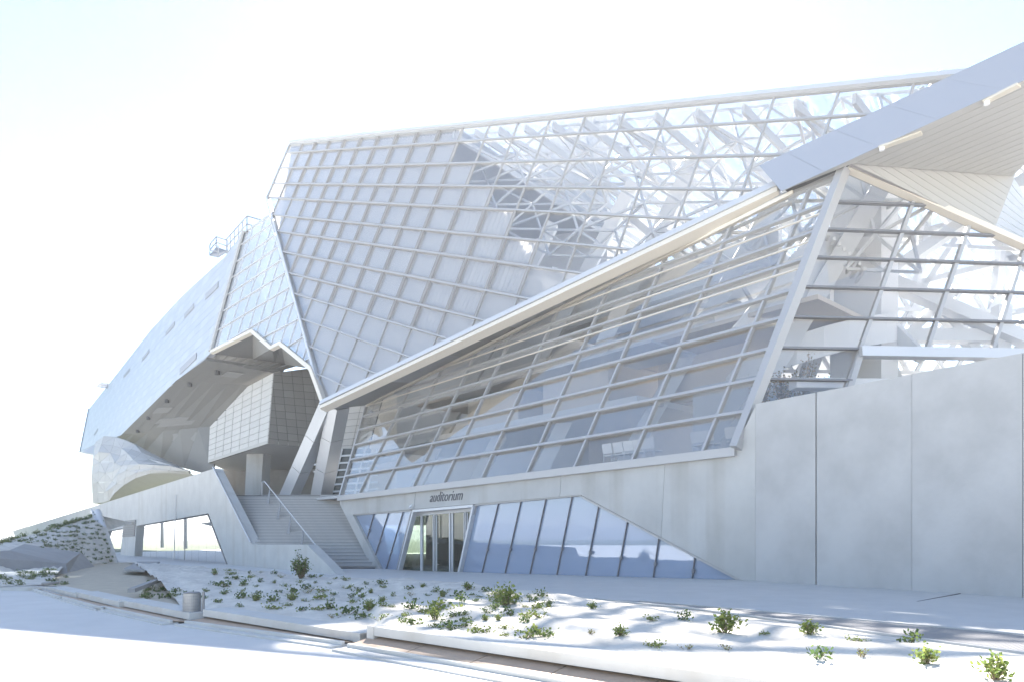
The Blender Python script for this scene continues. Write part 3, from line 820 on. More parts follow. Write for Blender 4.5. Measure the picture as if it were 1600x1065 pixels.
# tiled portal volume
dT = 55.0
kT, kB = P(427, 582, dT), P(418, 692, dT)
T1P = Plane(kB, (kT - kB).cross(V3((-.79, 1, 0)))); T1P = T1P if T1P.n.y < 0 else Plane(kB, -T1P.n)
T2P = Plane(kB, (kT - kB).cross(V3((1.18, 1, 0)))); T2P = T2P if T2P.n.y < 0 else Plane(kB, -T2P.n)
def tiled(plane, poly, rows, cols, mats, parent, th=.06, name='tile', gap=.3):
    slab(name + '_backing', M['joint'], [plane.hit(*q, -.03) for q in poly], -plane.n * .2, parent)
    cs = [None] + cols + [None]; rs = [None] + rows + [None]; meshes = 0
    for j in range(len(rs) - 1):
        for i in range(len(cs) - 1):
            p = list(poly)
            def sh(l, d, hz): return ((l[0][0] + (0 if hz else d), l[0][1] + (d if hz else 0)), (l[1][0] + (0 if hz else d), l[1][1] + (d if hz else 0)))
            if cs[i]: p = clip_half(p, sh(cs[i], gap, 0), 1)
            if p and cs[i + 1]: p = clip_half(p, sh(cs[i + 1], -gap, 0), -1)
            if p and rs[j]: p = clip_half(p, sh(rs[j], gap, 1), 1)
            if p and rs[j + 1]: p = clip_half(p, sh(rs[j + 1], -gap, 1), -1)
            if len(p) > 2 and area2(p) > 3:
                x = MB(); x.prism([plane.hit(*q) for q in p], -plane.n * th); x.build(name, mats[(i * 2 + j * 3 + i * j) % len(mats)], parent)
T1_poly = [(427, 582), (418, 692), (325, 722), (328, 666), (387, 603)]
rows = [rowline((-44, 840), (582 + 10.5 * k - 840) / (427 + 44.), 300, 440) for k in range(1, 11)]
cols = [((u - 3, 740), (u + 8, 580)) for u in (337, 349, 361, 374, 388, 403)]
tiled(T1P, T1_poly, rows, cols, [M['tile'], M['tile_c'], M['tile']], wing)
T2_poly = [(427, 582), (487, 574), (520, 625), (520, 702), (418, 692)]
rows = [((410, 584 + 11 * k), (530, 592 + 11.6 * k)) for k in range(0, 11)]
cols = [((u + k_, 710), (u - 14 + k_, 560)) for k_, u in ((0, 437), (0, 452), (0, 468), (0, 484), (0, 500), (0, 514))]
tiled(T2P, T2_poly, rows, cols, [M['tile_shade'], M['tile_shade_b'], M['tile_shade']], wing)
# narrow tiled band over the portal
pts_t = [s_bot + V3((0, .1, .35)), T2P.hit(487, 574) + V3((0, 0, .5))]; pts_b = [MP.hit(320, 562, -.05), kT]
for i in range(9):
    t0, t1 = i / 9 + .004, (i + 1) / 9 - .004
    x = MB(); x.prism([pts_t[0].lerp(pts_t[1], t0), pts_t[0].lerp(pts_t[1], t1), pts_b[0].lerp(pts_b[1], t1), pts_b[0].lerp(pts_b[1], t0)], (0, .12, .02)); x.build('tile', M['tile_shade'] if i % 2 else M['tile_shade_b'], wing)
# soffit of the side facade
sc = [VP.hit(*q) for q in chain[:5]]; sb = [s_bot, s_bot.lerp(T2P.hit(487, 574), .4), s_bot.lerp(T2P.hit(487, 574), .62), s_bot.lerp(T2P.hit(487, 574), .72), T2P.hit(487, 574)]
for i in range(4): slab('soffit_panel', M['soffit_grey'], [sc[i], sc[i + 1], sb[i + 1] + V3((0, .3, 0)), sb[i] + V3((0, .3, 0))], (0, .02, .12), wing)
# soffit under the wing
mc = [MP.hit(321, 562), MP.hit(275, 594), MP.hit(189, 679), MP.hit(150, 694)]
tc = [kT, T1P.hit(387, 603), T1P.hit(328, 666), T1P.hit(320, 745)]
tc = [p - T1P.n * .8 + V3((0, 0, .25)) for p in tc]
ROWS = 6
for i in range(3):
    for k in range(ROWS):
        a0, a1 = k / ROWS, (k + 1) / ROWS - .0008
        q = [mc[i].lerp(tc[i], a0), mc[i].lerp(tc[i], a1), mc[i + 1].lerp(tc[i + 1], a1), mc[i + 1].lerp(tc[i + 1], a0)]
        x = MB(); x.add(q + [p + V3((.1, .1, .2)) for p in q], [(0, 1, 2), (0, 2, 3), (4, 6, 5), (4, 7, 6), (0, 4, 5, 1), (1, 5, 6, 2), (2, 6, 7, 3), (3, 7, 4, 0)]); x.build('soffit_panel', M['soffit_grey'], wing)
# dark grilles and lamps in that soffit
def on_soffit(i, a, c): # panel strip i, across a, along c
    return mc[i].lerp(tc[i], a).lerp(mc[i + 1].lerp(tc[i + 1], a), c)
for i, a0, a1, c0, c1 in ((0, .42, .62, .3, .55), (1, .12, .3, .42, .52), (1, .3, .62, .66, .76), (1, .36, .72, .76, .86), (2, .62, .85, .1, .3)):
    q = [on_soffit(i, a0, c0), on_soffit(i, a1, c0), on_soffit(i, a1, c1), on_soffit(i, a0, c1)]
    x = MB(); x.prism([p - V3((0, 0, .10)) for p in q], (0, 0, .06)); x.build('soffit_grille', M['slot'], wing)
for i, a, c in ((0, .3, .35), (1, .2, .02), (1, .13, .28), (1, .12, .6), (1, .16, .9)):
    p = on_soffit(i, a, c); x = MB(); x.tube(p - V3((0, 0, .35)), p, .22, n=8); x.build('downlight', M['joint'], wing)
# portal ceiling, back wall, column
zc = kB.z
c3 = [T1P.hit(325, 722), kB, T2P.hit(520, 702)]
c3 = [V3((p.x, p.y, zc)) for p in c3]
slab('portal_ceiling', M['soffit'], [c3[0], c3[1], c3[2], V3((-6, 76, zc)), V3((-33, 81, zc))], (0, 0, .25), wing)
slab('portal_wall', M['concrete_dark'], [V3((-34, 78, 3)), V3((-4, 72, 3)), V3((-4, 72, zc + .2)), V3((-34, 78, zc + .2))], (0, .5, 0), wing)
x = MB(); x.prism([P(382, 784, 62), P(406, 784, 62), P(412, 698, 61.6), P(386, 698, 61.6)], (.4, 1.0, 0)); x.build('portal_column', M['concrete'], wing)
# two leaning legs carrying the glass corner
for a, c, w0 in ((P(450, 778, 45), P(514, 634, 42.2), .95), (P(501, 778, 45), P(529, 634, 42.0), 1.15)):
    x = MB(); t = (c - a); 
    for k in range(3):
        q0, q1 = a + t * (k / 3 + .002), a + t * ((k + 1) / 3 - .002)
        x.bar(q0, q1, .8, w0, nrm=V3((.35, .94, 0)))
    x.build('leaning_leg', M['clad'], hall)
x = MB(); x.prism([P(508, 632, 41), P(548, 632, 41), P(548, 632, 45), P(508, 632, 45)], (0, 0, .3)); x.build('leg_cap', M['clad'], hall)
slab('leg_plinth', M['stair'], [V3((-16.0, 43.9, 4.1)), V3((-10.5, 43.9, 4.1)), V3((-10.5, 46.5, 4.1)), V3((-16.0, 46.5, 4.1))], (0, 0, .3), hall)
# tiled return wall and dark lattice window behind the legs
D3 = Plane(P(545, 660, 48.5), (-.15, -1, 0))
tiled(D3, [(505, 628), (600, 612), (575, 700), (500, 700)], [((480, 640 + 10 * k), (620, 629 + 10 * k)) for k in range(0, 7)], [((u - 8, 710), (u + 16, 600)) for u in (515, 535, 555, 575)], [M['tile_c'], M['tile']], hall, name='return_tile')
slab('lattice_window', M['pane_dark'], [D3.hit(500, 700), D3.hit(580, 700), D3.hit(560, 785), D3.hit(495, 785)], (0, .2, 0), hall)
segs = [(D3.hit(490, 703 + 11 * k, .1), D3.hit(590, 697 + 11 * k, .1)) for k in range(1, 8)] + [(D3.hit(515 + 18 * k, 785, .1), D3.hit(535 + 18 * k, 700, .1)) for k in range(4)]
bars('lattice_bars', M['alu'], segs, .1, .12, hall)

# faceted funnel foot
top_c = [P(149, 690, 92), P(160, 680, 90), P(178, 681, 88), P(205, 690, 84), P(235, 707, 80), P(266, 722, 76), P(299, 738, 72)]
bot_c = [P(145, 786, 90), P(158, 785, 86), P(170, 782, 83), P(180, 768, 80), P(203, 749, 77), P(240, 737, 74), P(297, 739.5, 71.5)]
NRW = 8; NCL = 10; top_c = resample(top_c, NCL); bot_c = resample(bot_c, NCL); grid = []
rr = random.Random(3)
for j in range(NRW):
    t = j / (NRW - 1); row = []
    for i in range(NCL):
        p = top_c[i].lerp(bot_c[i], t)
        bulge = math.sin(math.pi * t) * (1.8 - .13 * i)
        p = p + V3((.9 * bulge * (.9 - .05 * i), -1.6 * bulge, (.3 * bulge if i > 3 else 0)))
        if 0 < i < NCL - 1 and 0 < j < NRW - 1: p += V3((rr.uniform(-.12, .12), rr.uniform(-.3, .3), rr.uniform(-.1, .1)))
        row.append(p)
    grid.append(row)
for j in range(NRW - 1):
    for i in range(NCL - 1):
        a, c, d_, e = grid[j][i], grid[j][i + 1], grid[j + 1][i + 1], grid[j + 1][i]
        tris = ((a, c, e), (c, d_, e)) if (i + j) % 2 else ((a, c, d_), (a, d_, e))
        for tr in tris:
            ce = sum(tr, V3()) / 3
            q = [p.lerp(ce, .025) for p in tr]
            x = MB(); x.prism(q, (.05, .15, .02)); x.build('facet_panel', M['tile'] if rr.random() < .5 else M['tile_c'], wing)
inner = [p + V3((3.0, 7.5, -.4 - .25 * i)) for i, p in enumerate(bot_c)]
for i in range(NCL - 1):
    for tr in ((bot_c[i], bot_c[i + 1], inner[i]), (bot_c[i + 1], inner[i + 1], inner[i])):
        x = MB(); x.prism(tr, (0, 0, .1)); x.build('facet_panel', M['tile_b'], wing)
slab('tail_soffit', M['cream'], [MP.hit(126, 705), MP.hit(152, 693), P(152, 712, 96), P(130, 708, 104)], (0, 0, .2), wing)

# maintenance gantries on the wing roof
def gantry(pts, floor_q, rail_h, nm):
    b = MB()
    b.prism(floor_q, (0, 0, .12))
    g_ = b.build('gantry', M['steel_dark'], wing)
    r_ = MB()
    for i in range(len(pts) - 1):
        a, c = pts[i], pts[i + 1]
        for h in (rail_h, rail_h * .5): r_.tube(a + V3((0, 0, h)), c + V3((0, 0, h)), .05, n=5)
        k = max(1, int((c - a).length / 1.2))
        for q in range(k + 1): p = a.lerp(c, q / k); r_.tube(p, p + V3((0, 0, rail_h)), .045, n=5)
    r_.build('guard_rail', M['steel_dark'], g_)
d0 = MP.hit(352, 399).y
q = [P(328, 400, d0 + 1.5), P(341, 403, d0 + 1), P(356, 394, d0 + 2.5), P(338, 388, d0 + 3)]
gantry([q[1], q[0], q[3], q[2]], q, 1.05, 'a')
q = [MP.hit(354, 397, -.1), MP.hit(386, 363, -.1), MP.hit(386, 363, -.1) + V3((2.2, 1.7, 0)), MP.hit(354, 397, -.1) + V3((2.2, 1.7, 0))]
gantry([q[0], q[1], q[2]], q, 1.3, 'b')
d1 = MP.hit(171, 598).y
q = [P(151, 604, d1 + 2), P(168, 606, d1 + 1), P(174, 600, d1 + 3), P(156, 598, d1 + 4)]
gantry([q[1], q[0], q[3]], q, 1.0, 'c')

# ------------------------------------------------------------------ canopy ribbon
zl = 12.9
F0 = PZ(1221, 299, zl); F1 = PZ(1600, 126, zl); fd = (F1 - F0).normalized()
FP_ = Plane(F0, (fd).cross(P(1186, 259, F0.y + .75) - F0)); FP_ = FP_ if FP_.n.y < 0 else Plane(F0, -FP_.n)
can = thing('canopy', (F1.x, F1.y, 0), 'smooth metal ribbon canopy with boarded soffit cutting past the gable', 'canopy')
F_poly = [(1186, 259), (1720, 9), (1720, 71), (1221, 299)]
fseam = [((1288, 269), (1226, 237)), ((1370, 228), (1304, 204)), ((1461, 186), (1390, 165)), ((1561, 139), (1481, 124)), ((1668, 95), (1582, 74))]
fseam = [((a[0] + (a[0] - c[0]) * .5, a[1] + (a[1] - c[1]) * .5), (c[0] + (c[0] - a[0]) * .5, c[1] + (c[1] - a[1]) * .5)) for a, c in fseam]
slab('fascia_backing', M['joint'], [FP_.hit(*q, -.06) for q in [(1192, 262), (1720, 17), (1720, 67), (1222, 295)]], -FP_.n * .4, can)
prev = None
for c in fseam + [None]:
    p = list(F_poly)
    if prev: p = clip_half(p, ((prev[0][0] + .4, prev[0][1]), (prev[1][0] + .4, prev[1][1])), 1)
    if c: p = clip_half(p, ((c[0][0] - .4, c[0][1]), (c[1][0] - .4, c[1][1])), -1)
    slab('fascia_panel', M['fascia'], [FP_.hit(*q) for q in p], -FP_.n * .05, can); prev = c
PT = LP.hit(1322, 257)
Hn = V3((0, 0, -1))
HPl = Plane(F0, Hn if Hn.z < 0 else -Hn)
H_poly = [(1224, 298), (1332, 256), (1582, 276), (1602, 256), (1720, 150), (1720, 71.5)]
slab('soffit_backing', M['taupe'], [HPl.hit(*q, -.03) for q in H_poly], -HPl.n * .15, can)
a0 = HPl.hit(1221, 299); far_pt = HPl.hit(1582, 276)
perp = V3((-fd.y, fd.x, 0)); perp = perp if perp.dot(far_pt - a0) > 0 else -perp
perp = (perp - HPl.n * perp.dot(HPl.n)).normalized(); Wd = (far_pt - a0).dot(perp)
NB = 16
def hl(k): # picture line parallel to the fascia at offset k
    p = a0 + perp * (Wd * k / NB); return (pic(p - fd * 2), pic(p + fd * 11))
for k in range(NB + 1):
    p = list(H_poly)
    sg = 1
    l0, l1 = hl(k), hl(k + 1)
    if k > 0: p = clip_half(p, ((l0[0][0], l0[0][1] + .25), (l0[1][0], l0[1][1] + .25)), 1)
    if p and k < NB: p = clip_half(p, ((l1[0][0], l1[0][1] - .25), (l1[1][0], l1[1][1] - .25)), -1)
    if len(p) > 2 and area2(p) > 2: slab('soffit_board', M['soffit'], [HPl.hit(*q) for q in p], -HPl.n * .03, can)
for (u0, v0), (u1, v1) in (((1374, 232), (1440, 208)), ((1538, 160), (1592, 133))):
    x = MB(); x.bar(HPl.hit(u0, v0, .02), HPl.hit(u1, v1, .02), .2, .06, nrm=HPl.n); x.build('light_recess', M['lamp'], can)
    x = MB(); p = HPl.hit(u0 + 4, v0 - 1, .05); x.tube(p, p + HPl.n * .08, .07); x.build('downlight', M['white'], can)
# boarded flank between soffit and gable
hA, hB = HPl.hit(1334, 259), HPl.hit(1583, 277); rA, rB = RP.hit(1322, 262, .1), RP.hit(1550, 358, .1)
H2 = Plane(hA, (hB - hA).cross(rB - hA)); H2 = H2 if H2.n.y < 0 else Plane(hA, -H2.n)
H2_poly = [(1328, 254.5), (1587, 273), (1553, 360)]
slab('flank_backing', M['taupe'], [H2.hit(*q, -.03) for q in H2_poly], -H2.n * .12, can)
prev = None
for k in range(1, 13):
    c = ((1332 + 21 * k - 17, 259 + 1.5 * k - 0) , (1332 + 21 * k + 170, 259 + 1.5 * k + 118))
    c = None if k == 12 else c
    p = list(H2_poly)
    if prev: p = clip_half(p, (prev[0], prev[1]), -1)
    if p and c: p = clip_half(p, ((c[0][0] - .5, c[0][1]), (c[1][0] - .5, c[1][1])), 1)
    if len(p) > 2: slab('flank_board', M['soffit'], [H2.hit(*q) for q in p], -H2.n * .03, can)
    prev = ((c[0][0] + .5, c[0][1]), (c[1][0] + .5, c[1][1])) if c else None
hC = hB + V3((3, 2.2, -.9)); 
q0 = [hB, hC, hC + V3((.4, .4, -4)), RP.hit(1640, 400, .1), rB]
for k in range(8):
    a, c = k / 8 + .005, (k + 1) / 8 - .005
    l = [hB.lerp(rB, a), hB.lerp(rB, c)]; r_ = [hC.lerp(RP.hit(1680, 418, .1), a), hC.lerp(RP.hit(1680, 418, .1), c)]
    slab('flank_board', M['clad'], [l[0], r_[0], r_[1], l[1]], (0, .05, .03), can)

# ------------------------------------------------------------------ side wall with mirror glazing
qw = thing('side_wall', (QP.hit(430, 880).x, QP.hit(430, 880).y, -.2), 'board-marked concrete side wall stepping down beside the stairs with mirror glazing', 'wall')
Qs = [[(20, 829), (150, 789), (165, 829), (160, 845), (30, 852)],
      [(150, 789), (335, 731), (395, 850), (480, 850), (527, 898), (527, 910), (363, 900), (325.5, 801), (165, 829)]]
for p in Qs: slab('wall_panel', M['concrete_side'], [QP.hit(*q) for q in p], -QP.n * .5, qw)
def qwin(poly, mull, m, off=-.3, nm='window_frame'):
    f = MB()
    for i in range(len(poly)): f.bar(QP.hit(*poly[i], off + .05), QP.hit(*poly[(i + 1) % len(poly)], off + .05), .1, .12, nrm=QP.n)
    fr = f.build(nm, M['alu_dark'], qw); prev = None
    for c in mull + [None]:
        p = list(poly)
        if prev: p = clip_half(p, ((prev[0][0] + .1, prev[0][1]), (prev[1][0] + .1, prev[1][1])), 1)
        if c: p = clip_half(p, ((c[0][0] - .1, c[0][1]), (c[1][0] - .1, c[1][1])), -1)
        if len(p) > 2:
            x = MB(); x.prism([QP.hit(*q, off) for q in p], -QP.n * .03); x.build('pane', m, fr)
        prev = c
qwin([(213, 811), (325, 801.5), (362, 897), (205, 897)], [((u - 1.5, 900), (u + 1.5, 790)) for u in (227, 236, 245, 260, 269, 279, 289, 300, 311, 323, 337)], G['mirror'])
qwin([(165, 829), (194, 822), (186, 897), (158, 897)], [((174, 900), (179, 815))], G['mirror'])
slab('pier', M['concrete_side'], [QP.hit(*q, .02) for q in [(195, 814), (214, 810), (208, 895), (184, 895)]], -QP.n * .6, qw)
x = MB(); q = [QP.hit(*z, .06) for z in [(194, 813), (212, 811), (210, 837), (191, 838)]]; x.prism(q, -QP.n * .05); vent = x.build('vent', M['slot'], qw)
for k in range(7):
    t = (k + .5) / 7; x = MB(); x.bar(q[0].lerp(q[3], t) + QP.n * .03, q[1].lerp(q[2], t) + QP.n * .03, .12, .05, nrm=QP.n); x.build('vent_slat', M['alu_dark'], vent)
x = MB(); x.bar(QP.hit(271, 897, .06), QP.hit(275, 772, .06), .05, .06, nrm=QP.n); x.build('downpipe', M['alu'], qw)
x = MB(); x.bar(QP.hit(336, 733, -.05) + V3((0, 0, .06)), QP.hit(395, 850, -.05) + V3((0, 0, .06)), .45, .06, nrm=(.4, .3, .85)); x.build('coping_strip', M['alu'], qw)

# ------------------------------------------------------------------ stairs
def rx(d): return -7.1 - .49 * (d - 36.2)
stairs = thing('staircase', (-10, 40, 0), 'broad grey concrete flight climbing between the side wall and the entrance', 'stairs')
NS = 24; rise = 4.27 / NS; run = 7.6 / NS
for k in range(NS):
    d = 36 + run * k; z0 = -.1 if k < 3 else rise * (k - 2); z1 = rise * (k + 1)
    d2 = d + run * 2.4
    x = MB(); x.prism([V3((qx(d) + .1, d, z0)), V3((rx(d), d, z0)), V3((rx(d2), d2, z0)), V3((qx(d2) + .1, d2, z0))], (0, 0, z1 - z0 - .03))
    x.prism([V3((qx(d) + .1, d - .03, z1 - .03)), V3((rx(d), d - .03, z1 - .03)), V3((rx(d2), d2, z1 - .03)), V3((qx(d2) + .1, d2, z1 - .03))], (0, 0, .03))
    st_ = x.build('step', M['stair'], stairs)
    x = MB(); x.prism([V3((qx(d) + .12, d - .036, z1 - .034)), V3((rx(d) - .02, d - .036, z1 - .034)), V3((rx(d) - .02, d - .02, z1 - .034)), V3((qx(d) + .12, d - .02, z1 - .034))], (0, 0, -.03)); x.build('nosing_shade_strip', M['steel_dark'], st_)  # dark strip painting the shade line under each tread edge
dT_ = 36 + 7.6
x = MB(); x.prism([V3((qx(dT_), dT_ + .4, 3.9)), V3((rx(dT_) + .5, dT_ + .4, 3.9)), V3((-4, 74, 3.9)), V3((-34, 80, 3.9))], (0, 0, .36)); x.build('landing', M['stair'], stairs)
x = MB(); x.bar(V3((qx(dT_) + .2, dT_ + .5, 4.30)), V3((rx(dT_) - 1.6, dT_ + .5, 4.30)), .5, .10, nrm=(0, 0, 1)); x.build('threshold_strip', M['carpet'], stairs)
x = MB(); x.bar(V3((qx(36) + .4, 35.9, .03)), V3((rx(36) - .2, 35.9, .03)), .2, .06, nrm=(0, 0, 1)); x.build('foot_strip', M['joint'], stairs)
ck = [WALL.hit(531, 779), WALL.hit(531, 787), WALL.hit(586, 896)]
x = MB(); vv = V3((-3.7, 7.6, .4)); x.prism([ck[0], ck[1], ck[2], ck[2] + V3((.5, 0, 0)), ck[0] + V3((.7, -.3, 0))], V3((-.1, .8, 0))); x.build('cheek_wall', M['concrete'], stairs)
x = MB(); x.prism([ck[2] + V3((.3, .4, -.3)), ck[2] + V3((.3, .4, 1.2)), ck[1] + V3((.8, 5, 1)), ck[1] + V3((.2, 6, -3.6))], (.3, 0, 0)); x.build('cheek_wall', M['concrete'], stairs)
hr = thing('handrail', (-12, 40, 1), 'slim steel handrail on flat tapered posts down the middle of the stairs', 'handrail')
SPl = Plane(V3((-10, 36, rise)), (0, -.5618, 1)); 
posts = [(418, 786), (434, 808), (450, 831), (470, 853), (487, 876)]
tops = []
for u, v in posts:
    p = SPl.hit(u, v); p.z = max(0, p.z) - .1; tp = p + V3((.1, .15, 1.05)); tops.append(tp)
    x = MB(); x.prism([p + V3((-.09, 0, 0)), p + V3((.09, 0, 0)), tp + V3((.03, 0, 0)), tp + V3((-.03, 0, 0))], (0, .06, 0)); x.build('post', M['steel_dark'], hr)
x = MB(); t0 = tops[0] + (tops[0] - tops[1]) * .55; t1 = tops[-1] + (tops[-1] - tops[-2]) * .2
x.tube(t0, t1, .035, n=8); x.tube(t0, t0 + V3((-.35, .5, .0)), .035, n=8); x.tube(t0 + V3((-.35, .5, 0)), t0 + V3((-.35, .5, -1.1)), .035, n=8); x.build('rail', M['steel'], hr)

# ------------------------------------------------------------------ benches along the beds
def bench(p, q, label, zg, th=.13, lip=.62, block0=False, block1=False, ov=.5):
    """p, q: top front edge from far to near end. Slab over a slot, tan sloping panels, plinth."""
    p, q = V3(p), V3(q); t = (q - p); L = t.length; t.normalize(); th_ = V3((t.x, t.y, 0)).normalized()
    inn = inward(p, q) if abs(q.x - p.x) < 40 and q.y < p.y - 1 else V3((0, 1, 0))
    o = thing('bench', (p.x, p.y, zg), label, 'bench', 'low concrete benches edging the planted beds')
    x = MB(); x.prism([p, q, q + inn * ov, p + inn * ov], (0, 0, -th)); x.build('seat_slab', M['concrete_side'], o)
    def g(a, f, z): return V3((a.x, a.y, z)) + inn * f
    zs = min(p.z, q.z) - th
    n = max(2, int(L / 1.15)); bk = .06
    hgt = max(.10, zs - zg)
    for i in range(n):
        a = p.lerp(q, (i + .008) / n); c = p.lerp(q, (i + .992) / n)
        x = MB(); x.prism([g(a, .10, a.z - th - .03), g(c, .10, c.z - th - .03), g(c, -.30, zg + .07), g(a, -.30, zg + .07)], inn * .05 - V3((0, 0, .02))); x.build('sloped_panel', M['tan'], o)
    x = MB(); x.prism([g(p, -lip, zg - .02), g(q, -lip, zg - .02), g(q, -.20, zg - .02), g(p, -.20, zg - .02)], (0, 0, .05))
    x.prism([g(p, -.36, zg + .02), g(q, -.36, zg + .02), g(q, -.30, zg + .02), g(p, -.30, zg + .02)], (0, 0, .06)); x.build('plinth', M['concrete_side'], o)
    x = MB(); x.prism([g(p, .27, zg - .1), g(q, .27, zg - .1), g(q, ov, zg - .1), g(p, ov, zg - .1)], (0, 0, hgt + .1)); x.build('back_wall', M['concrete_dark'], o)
    for fl, e, sg in ((block0, p, 1), (block1, q, -1)):
        if fl:
            x = MB(); a = e; c = e + th_ * sg * .16
            x.prism([g(a, -.012, zg - .05), g(c, -.012, zg - .05), g(c, ov + .02, zg - .05), g(a, ov + .02, zg - .05)], (0, 0, max(a.z, c.z) - zg + .055)); x.build('end_block', M['concrete_side'], o)
    return o
bench(b1p, b1q, 'long low concrete bench in full sun with an end block, edging the white bed', 0.0, block0=True)
bench(*BENCH[2], 'low concrete bench running from the steel bin to the sunlit bench', 0.0, block1=True, lip=.55)
bench(*BENCH[1], 'low concrete bench ending behind the steel bin', 0.0, block0=True, lip=.5)
bench(*BENCH[0], 'short stepped concrete bench two before the steel bin', 0.0, block0=True, lip=.45)
bench(P(-60, 917, 21.5), P(72, 916, 21.0), 'low concrete bench under the white bank, farthest from the bin', 0.0, lip=.4)
bench(P(72, 916, 21.0), P(119, 926, 18.0), 'short concrete bench at the corner of the netted ground', 0.0, lip=.4)

# ------------------------------------------------------------------ litter bin
bp = PZ(300, 969, .0); bp.z = 0
bin_ = thing('litter_bin', bp, 'round banded grey steel litter bin at the bench end', 'bin')
R_ = .165
x = MB(); x.tube(bp + V3((0, 0, .0)), bp + V3((0, 0, .05)), .11, .14, 20); x.build('foot', M['joint'], bin_)
x = MB(); x.tube(bp + V3((0, 0, .05)), bp + V3((0, 0, .5)), R_ * .93, R_ * .93, 24); x.build('liner', M['alu_dark'], bin_)
for k in range(8):
    z = .05 + k * .062; r0 = R_ * (.96 + .05 * math.sin((k + .5) / 8 * math.pi)); x = MB(); x.tube(bp + V3((0, 0, z)), bp + V3((0, 0, z + .055)), r0, r0 * 1.005, 28); x.build('band', M['silver'], bin_, smooth=False)
x = MB(); x.tube(bp + V3((0, 0, .546)), bp + V3((0, 0, .56)), R_ * .9, R_ * .8, 24); x.build('lid', M['alu_dark'], bin_)
x = MB(); x.bar(bp + V3((R_ + .03, .06, 0)), bp + V3((R_ + .03, .06, .56)), .03, .05); x.build('post', M['silver'], bin_)

# ------------------------------------------------------------------ drain grate between walkway and bed
gr = thing('drain_grate', PZ(1300, 985, .33), 'long slatted steel grating set between the walkway and the white bed', 'grating')
ga = [PZ(930, 936, .262), PZ(1100, 954, .30), PZ(1600, 1023, .347), PZ(1900, 1065, .367)]
gb = [PZ(1000, 940, .285), PZ(1150, 953, .312), PZ(1600, 994, .35), PZ(1900, 1021, .365)]
ga = resample(ga, 120); gb = resample(gb, 120); up = V3((0, 0, .012))
x = MB()
for i in range(119):
    for k in range(2):
        t0 = k / 2 + .06; t1 = k / 2 + .48
        a, c = ga[i].lerp(ga[i + 1], t0), ga[i].lerp(ga[i + 1], t1); e, f = gb[i].lerp(gb[i + 1], t0), gb[i].lerp(gb[i + 1], t1)
        x.prism([a + up, c + up, f + up, e + up], (0, 0, .012))
o = x.build('grating_slat', M['grate'], gr); tag(o, kind='stuff')
x = MB()
for ch in (ga, gb):
    for i in range(0, 119, 7): x.bar(ch[i] + up * 2.2, ch[min(119, i + 7)] + up * 2.2, .05, .03, nrm=(0, 0, 1))
x.build('edge_frame', M['concrete_side'], gr)
x = MB()
for i in range(0, 119, 7): x.prism([ga[i] + up * .5, ga[min(119, i + 7)] + up * .5, gb[min(119, i + 7)] + up * .5, gb[i] + up * .5], (0, 0, .004))
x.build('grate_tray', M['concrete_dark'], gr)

# ------------------------------------------------------------------ concrete wedge and pipe by the bank
wp = [PZ(-70, 905, .0), PZ(2, 899.5, .0), PZ(60, 888.5, .0)]
wd = thing('concrete_wedge', wp[1], 'squat grey concrete wedge leaning out of the white bank', 'concrete block')
x = MB(); dpt = V3((1.6, 4.2, 0))
a, c, e = P(-70, 866, wp[0].y + .5), P(14, 859, wp[1].y + .6), P(38, 849, wp[2].y + .8)
f_, g_ = wp[1], wp[2]
x.add([wp[0], f_, g_, a, c, e, wp[0] + dpt, g_ + dpt * .7, a + dpt - V3((0, 0, .5)), e + dpt * .7 - V3((0, 0, .5))], [(0, 1, 4, 3), (1, 2, 5, 4), (3, 4, 5, 9, 8), (2, 7, 9, 5), (0, 3, 8, 6), (6, 8, 9, 7), (0, 6, 7, 2, 1)])
x.build('wedge_body', M['concrete_dark'], wd)
x = MB(); a, c = P(152, 799, 48.2), P(179, 880, 44.5)
x.tube(a, c, .26, n=14); x.bar(a + V3((-.42, .0, 0)), c + V3((-.42, 0, 0)), .12, .5); o = x.build('steel_pipe', M['alu'])
tag(o, 'inclined grey steel pipe at the end of the planted bank', 'pipe')
x = MB(); q = [PZ(192, 893, .2), PZ(214, 880, .12), PZ(250, 880, .12), PZ(226, 895, .2)]; x.prism([p + V3((0, 0, .05)) for p in q], (0, 0, .08)); o = x.build('concrete_plank', M['concrete_dark']); tag(o, 'flat grey concrete slab bridging the tan netting by the mirror glass', 'slab')
x = MB(); a, c = PZ(205, 925, .28), PZ(265, 901, .2); x.bar(a + V3((0, 0, .05)), c + V3((0, 0, .05)), .16, .1); o = x.build('edging_board', M['concrete_dark']); tag(o, 'dark edging board lying across the tan netting toward the bin', 'board')
x = MB(); a, c = PZ(70, 911, .2), PZ(88, 909, .2); x.bar(a, c, .2, .06); o = x.build('edging_board', M['concrete_dark']); tag(o, 'short dark edging board at the corner of the low bed', 'board')

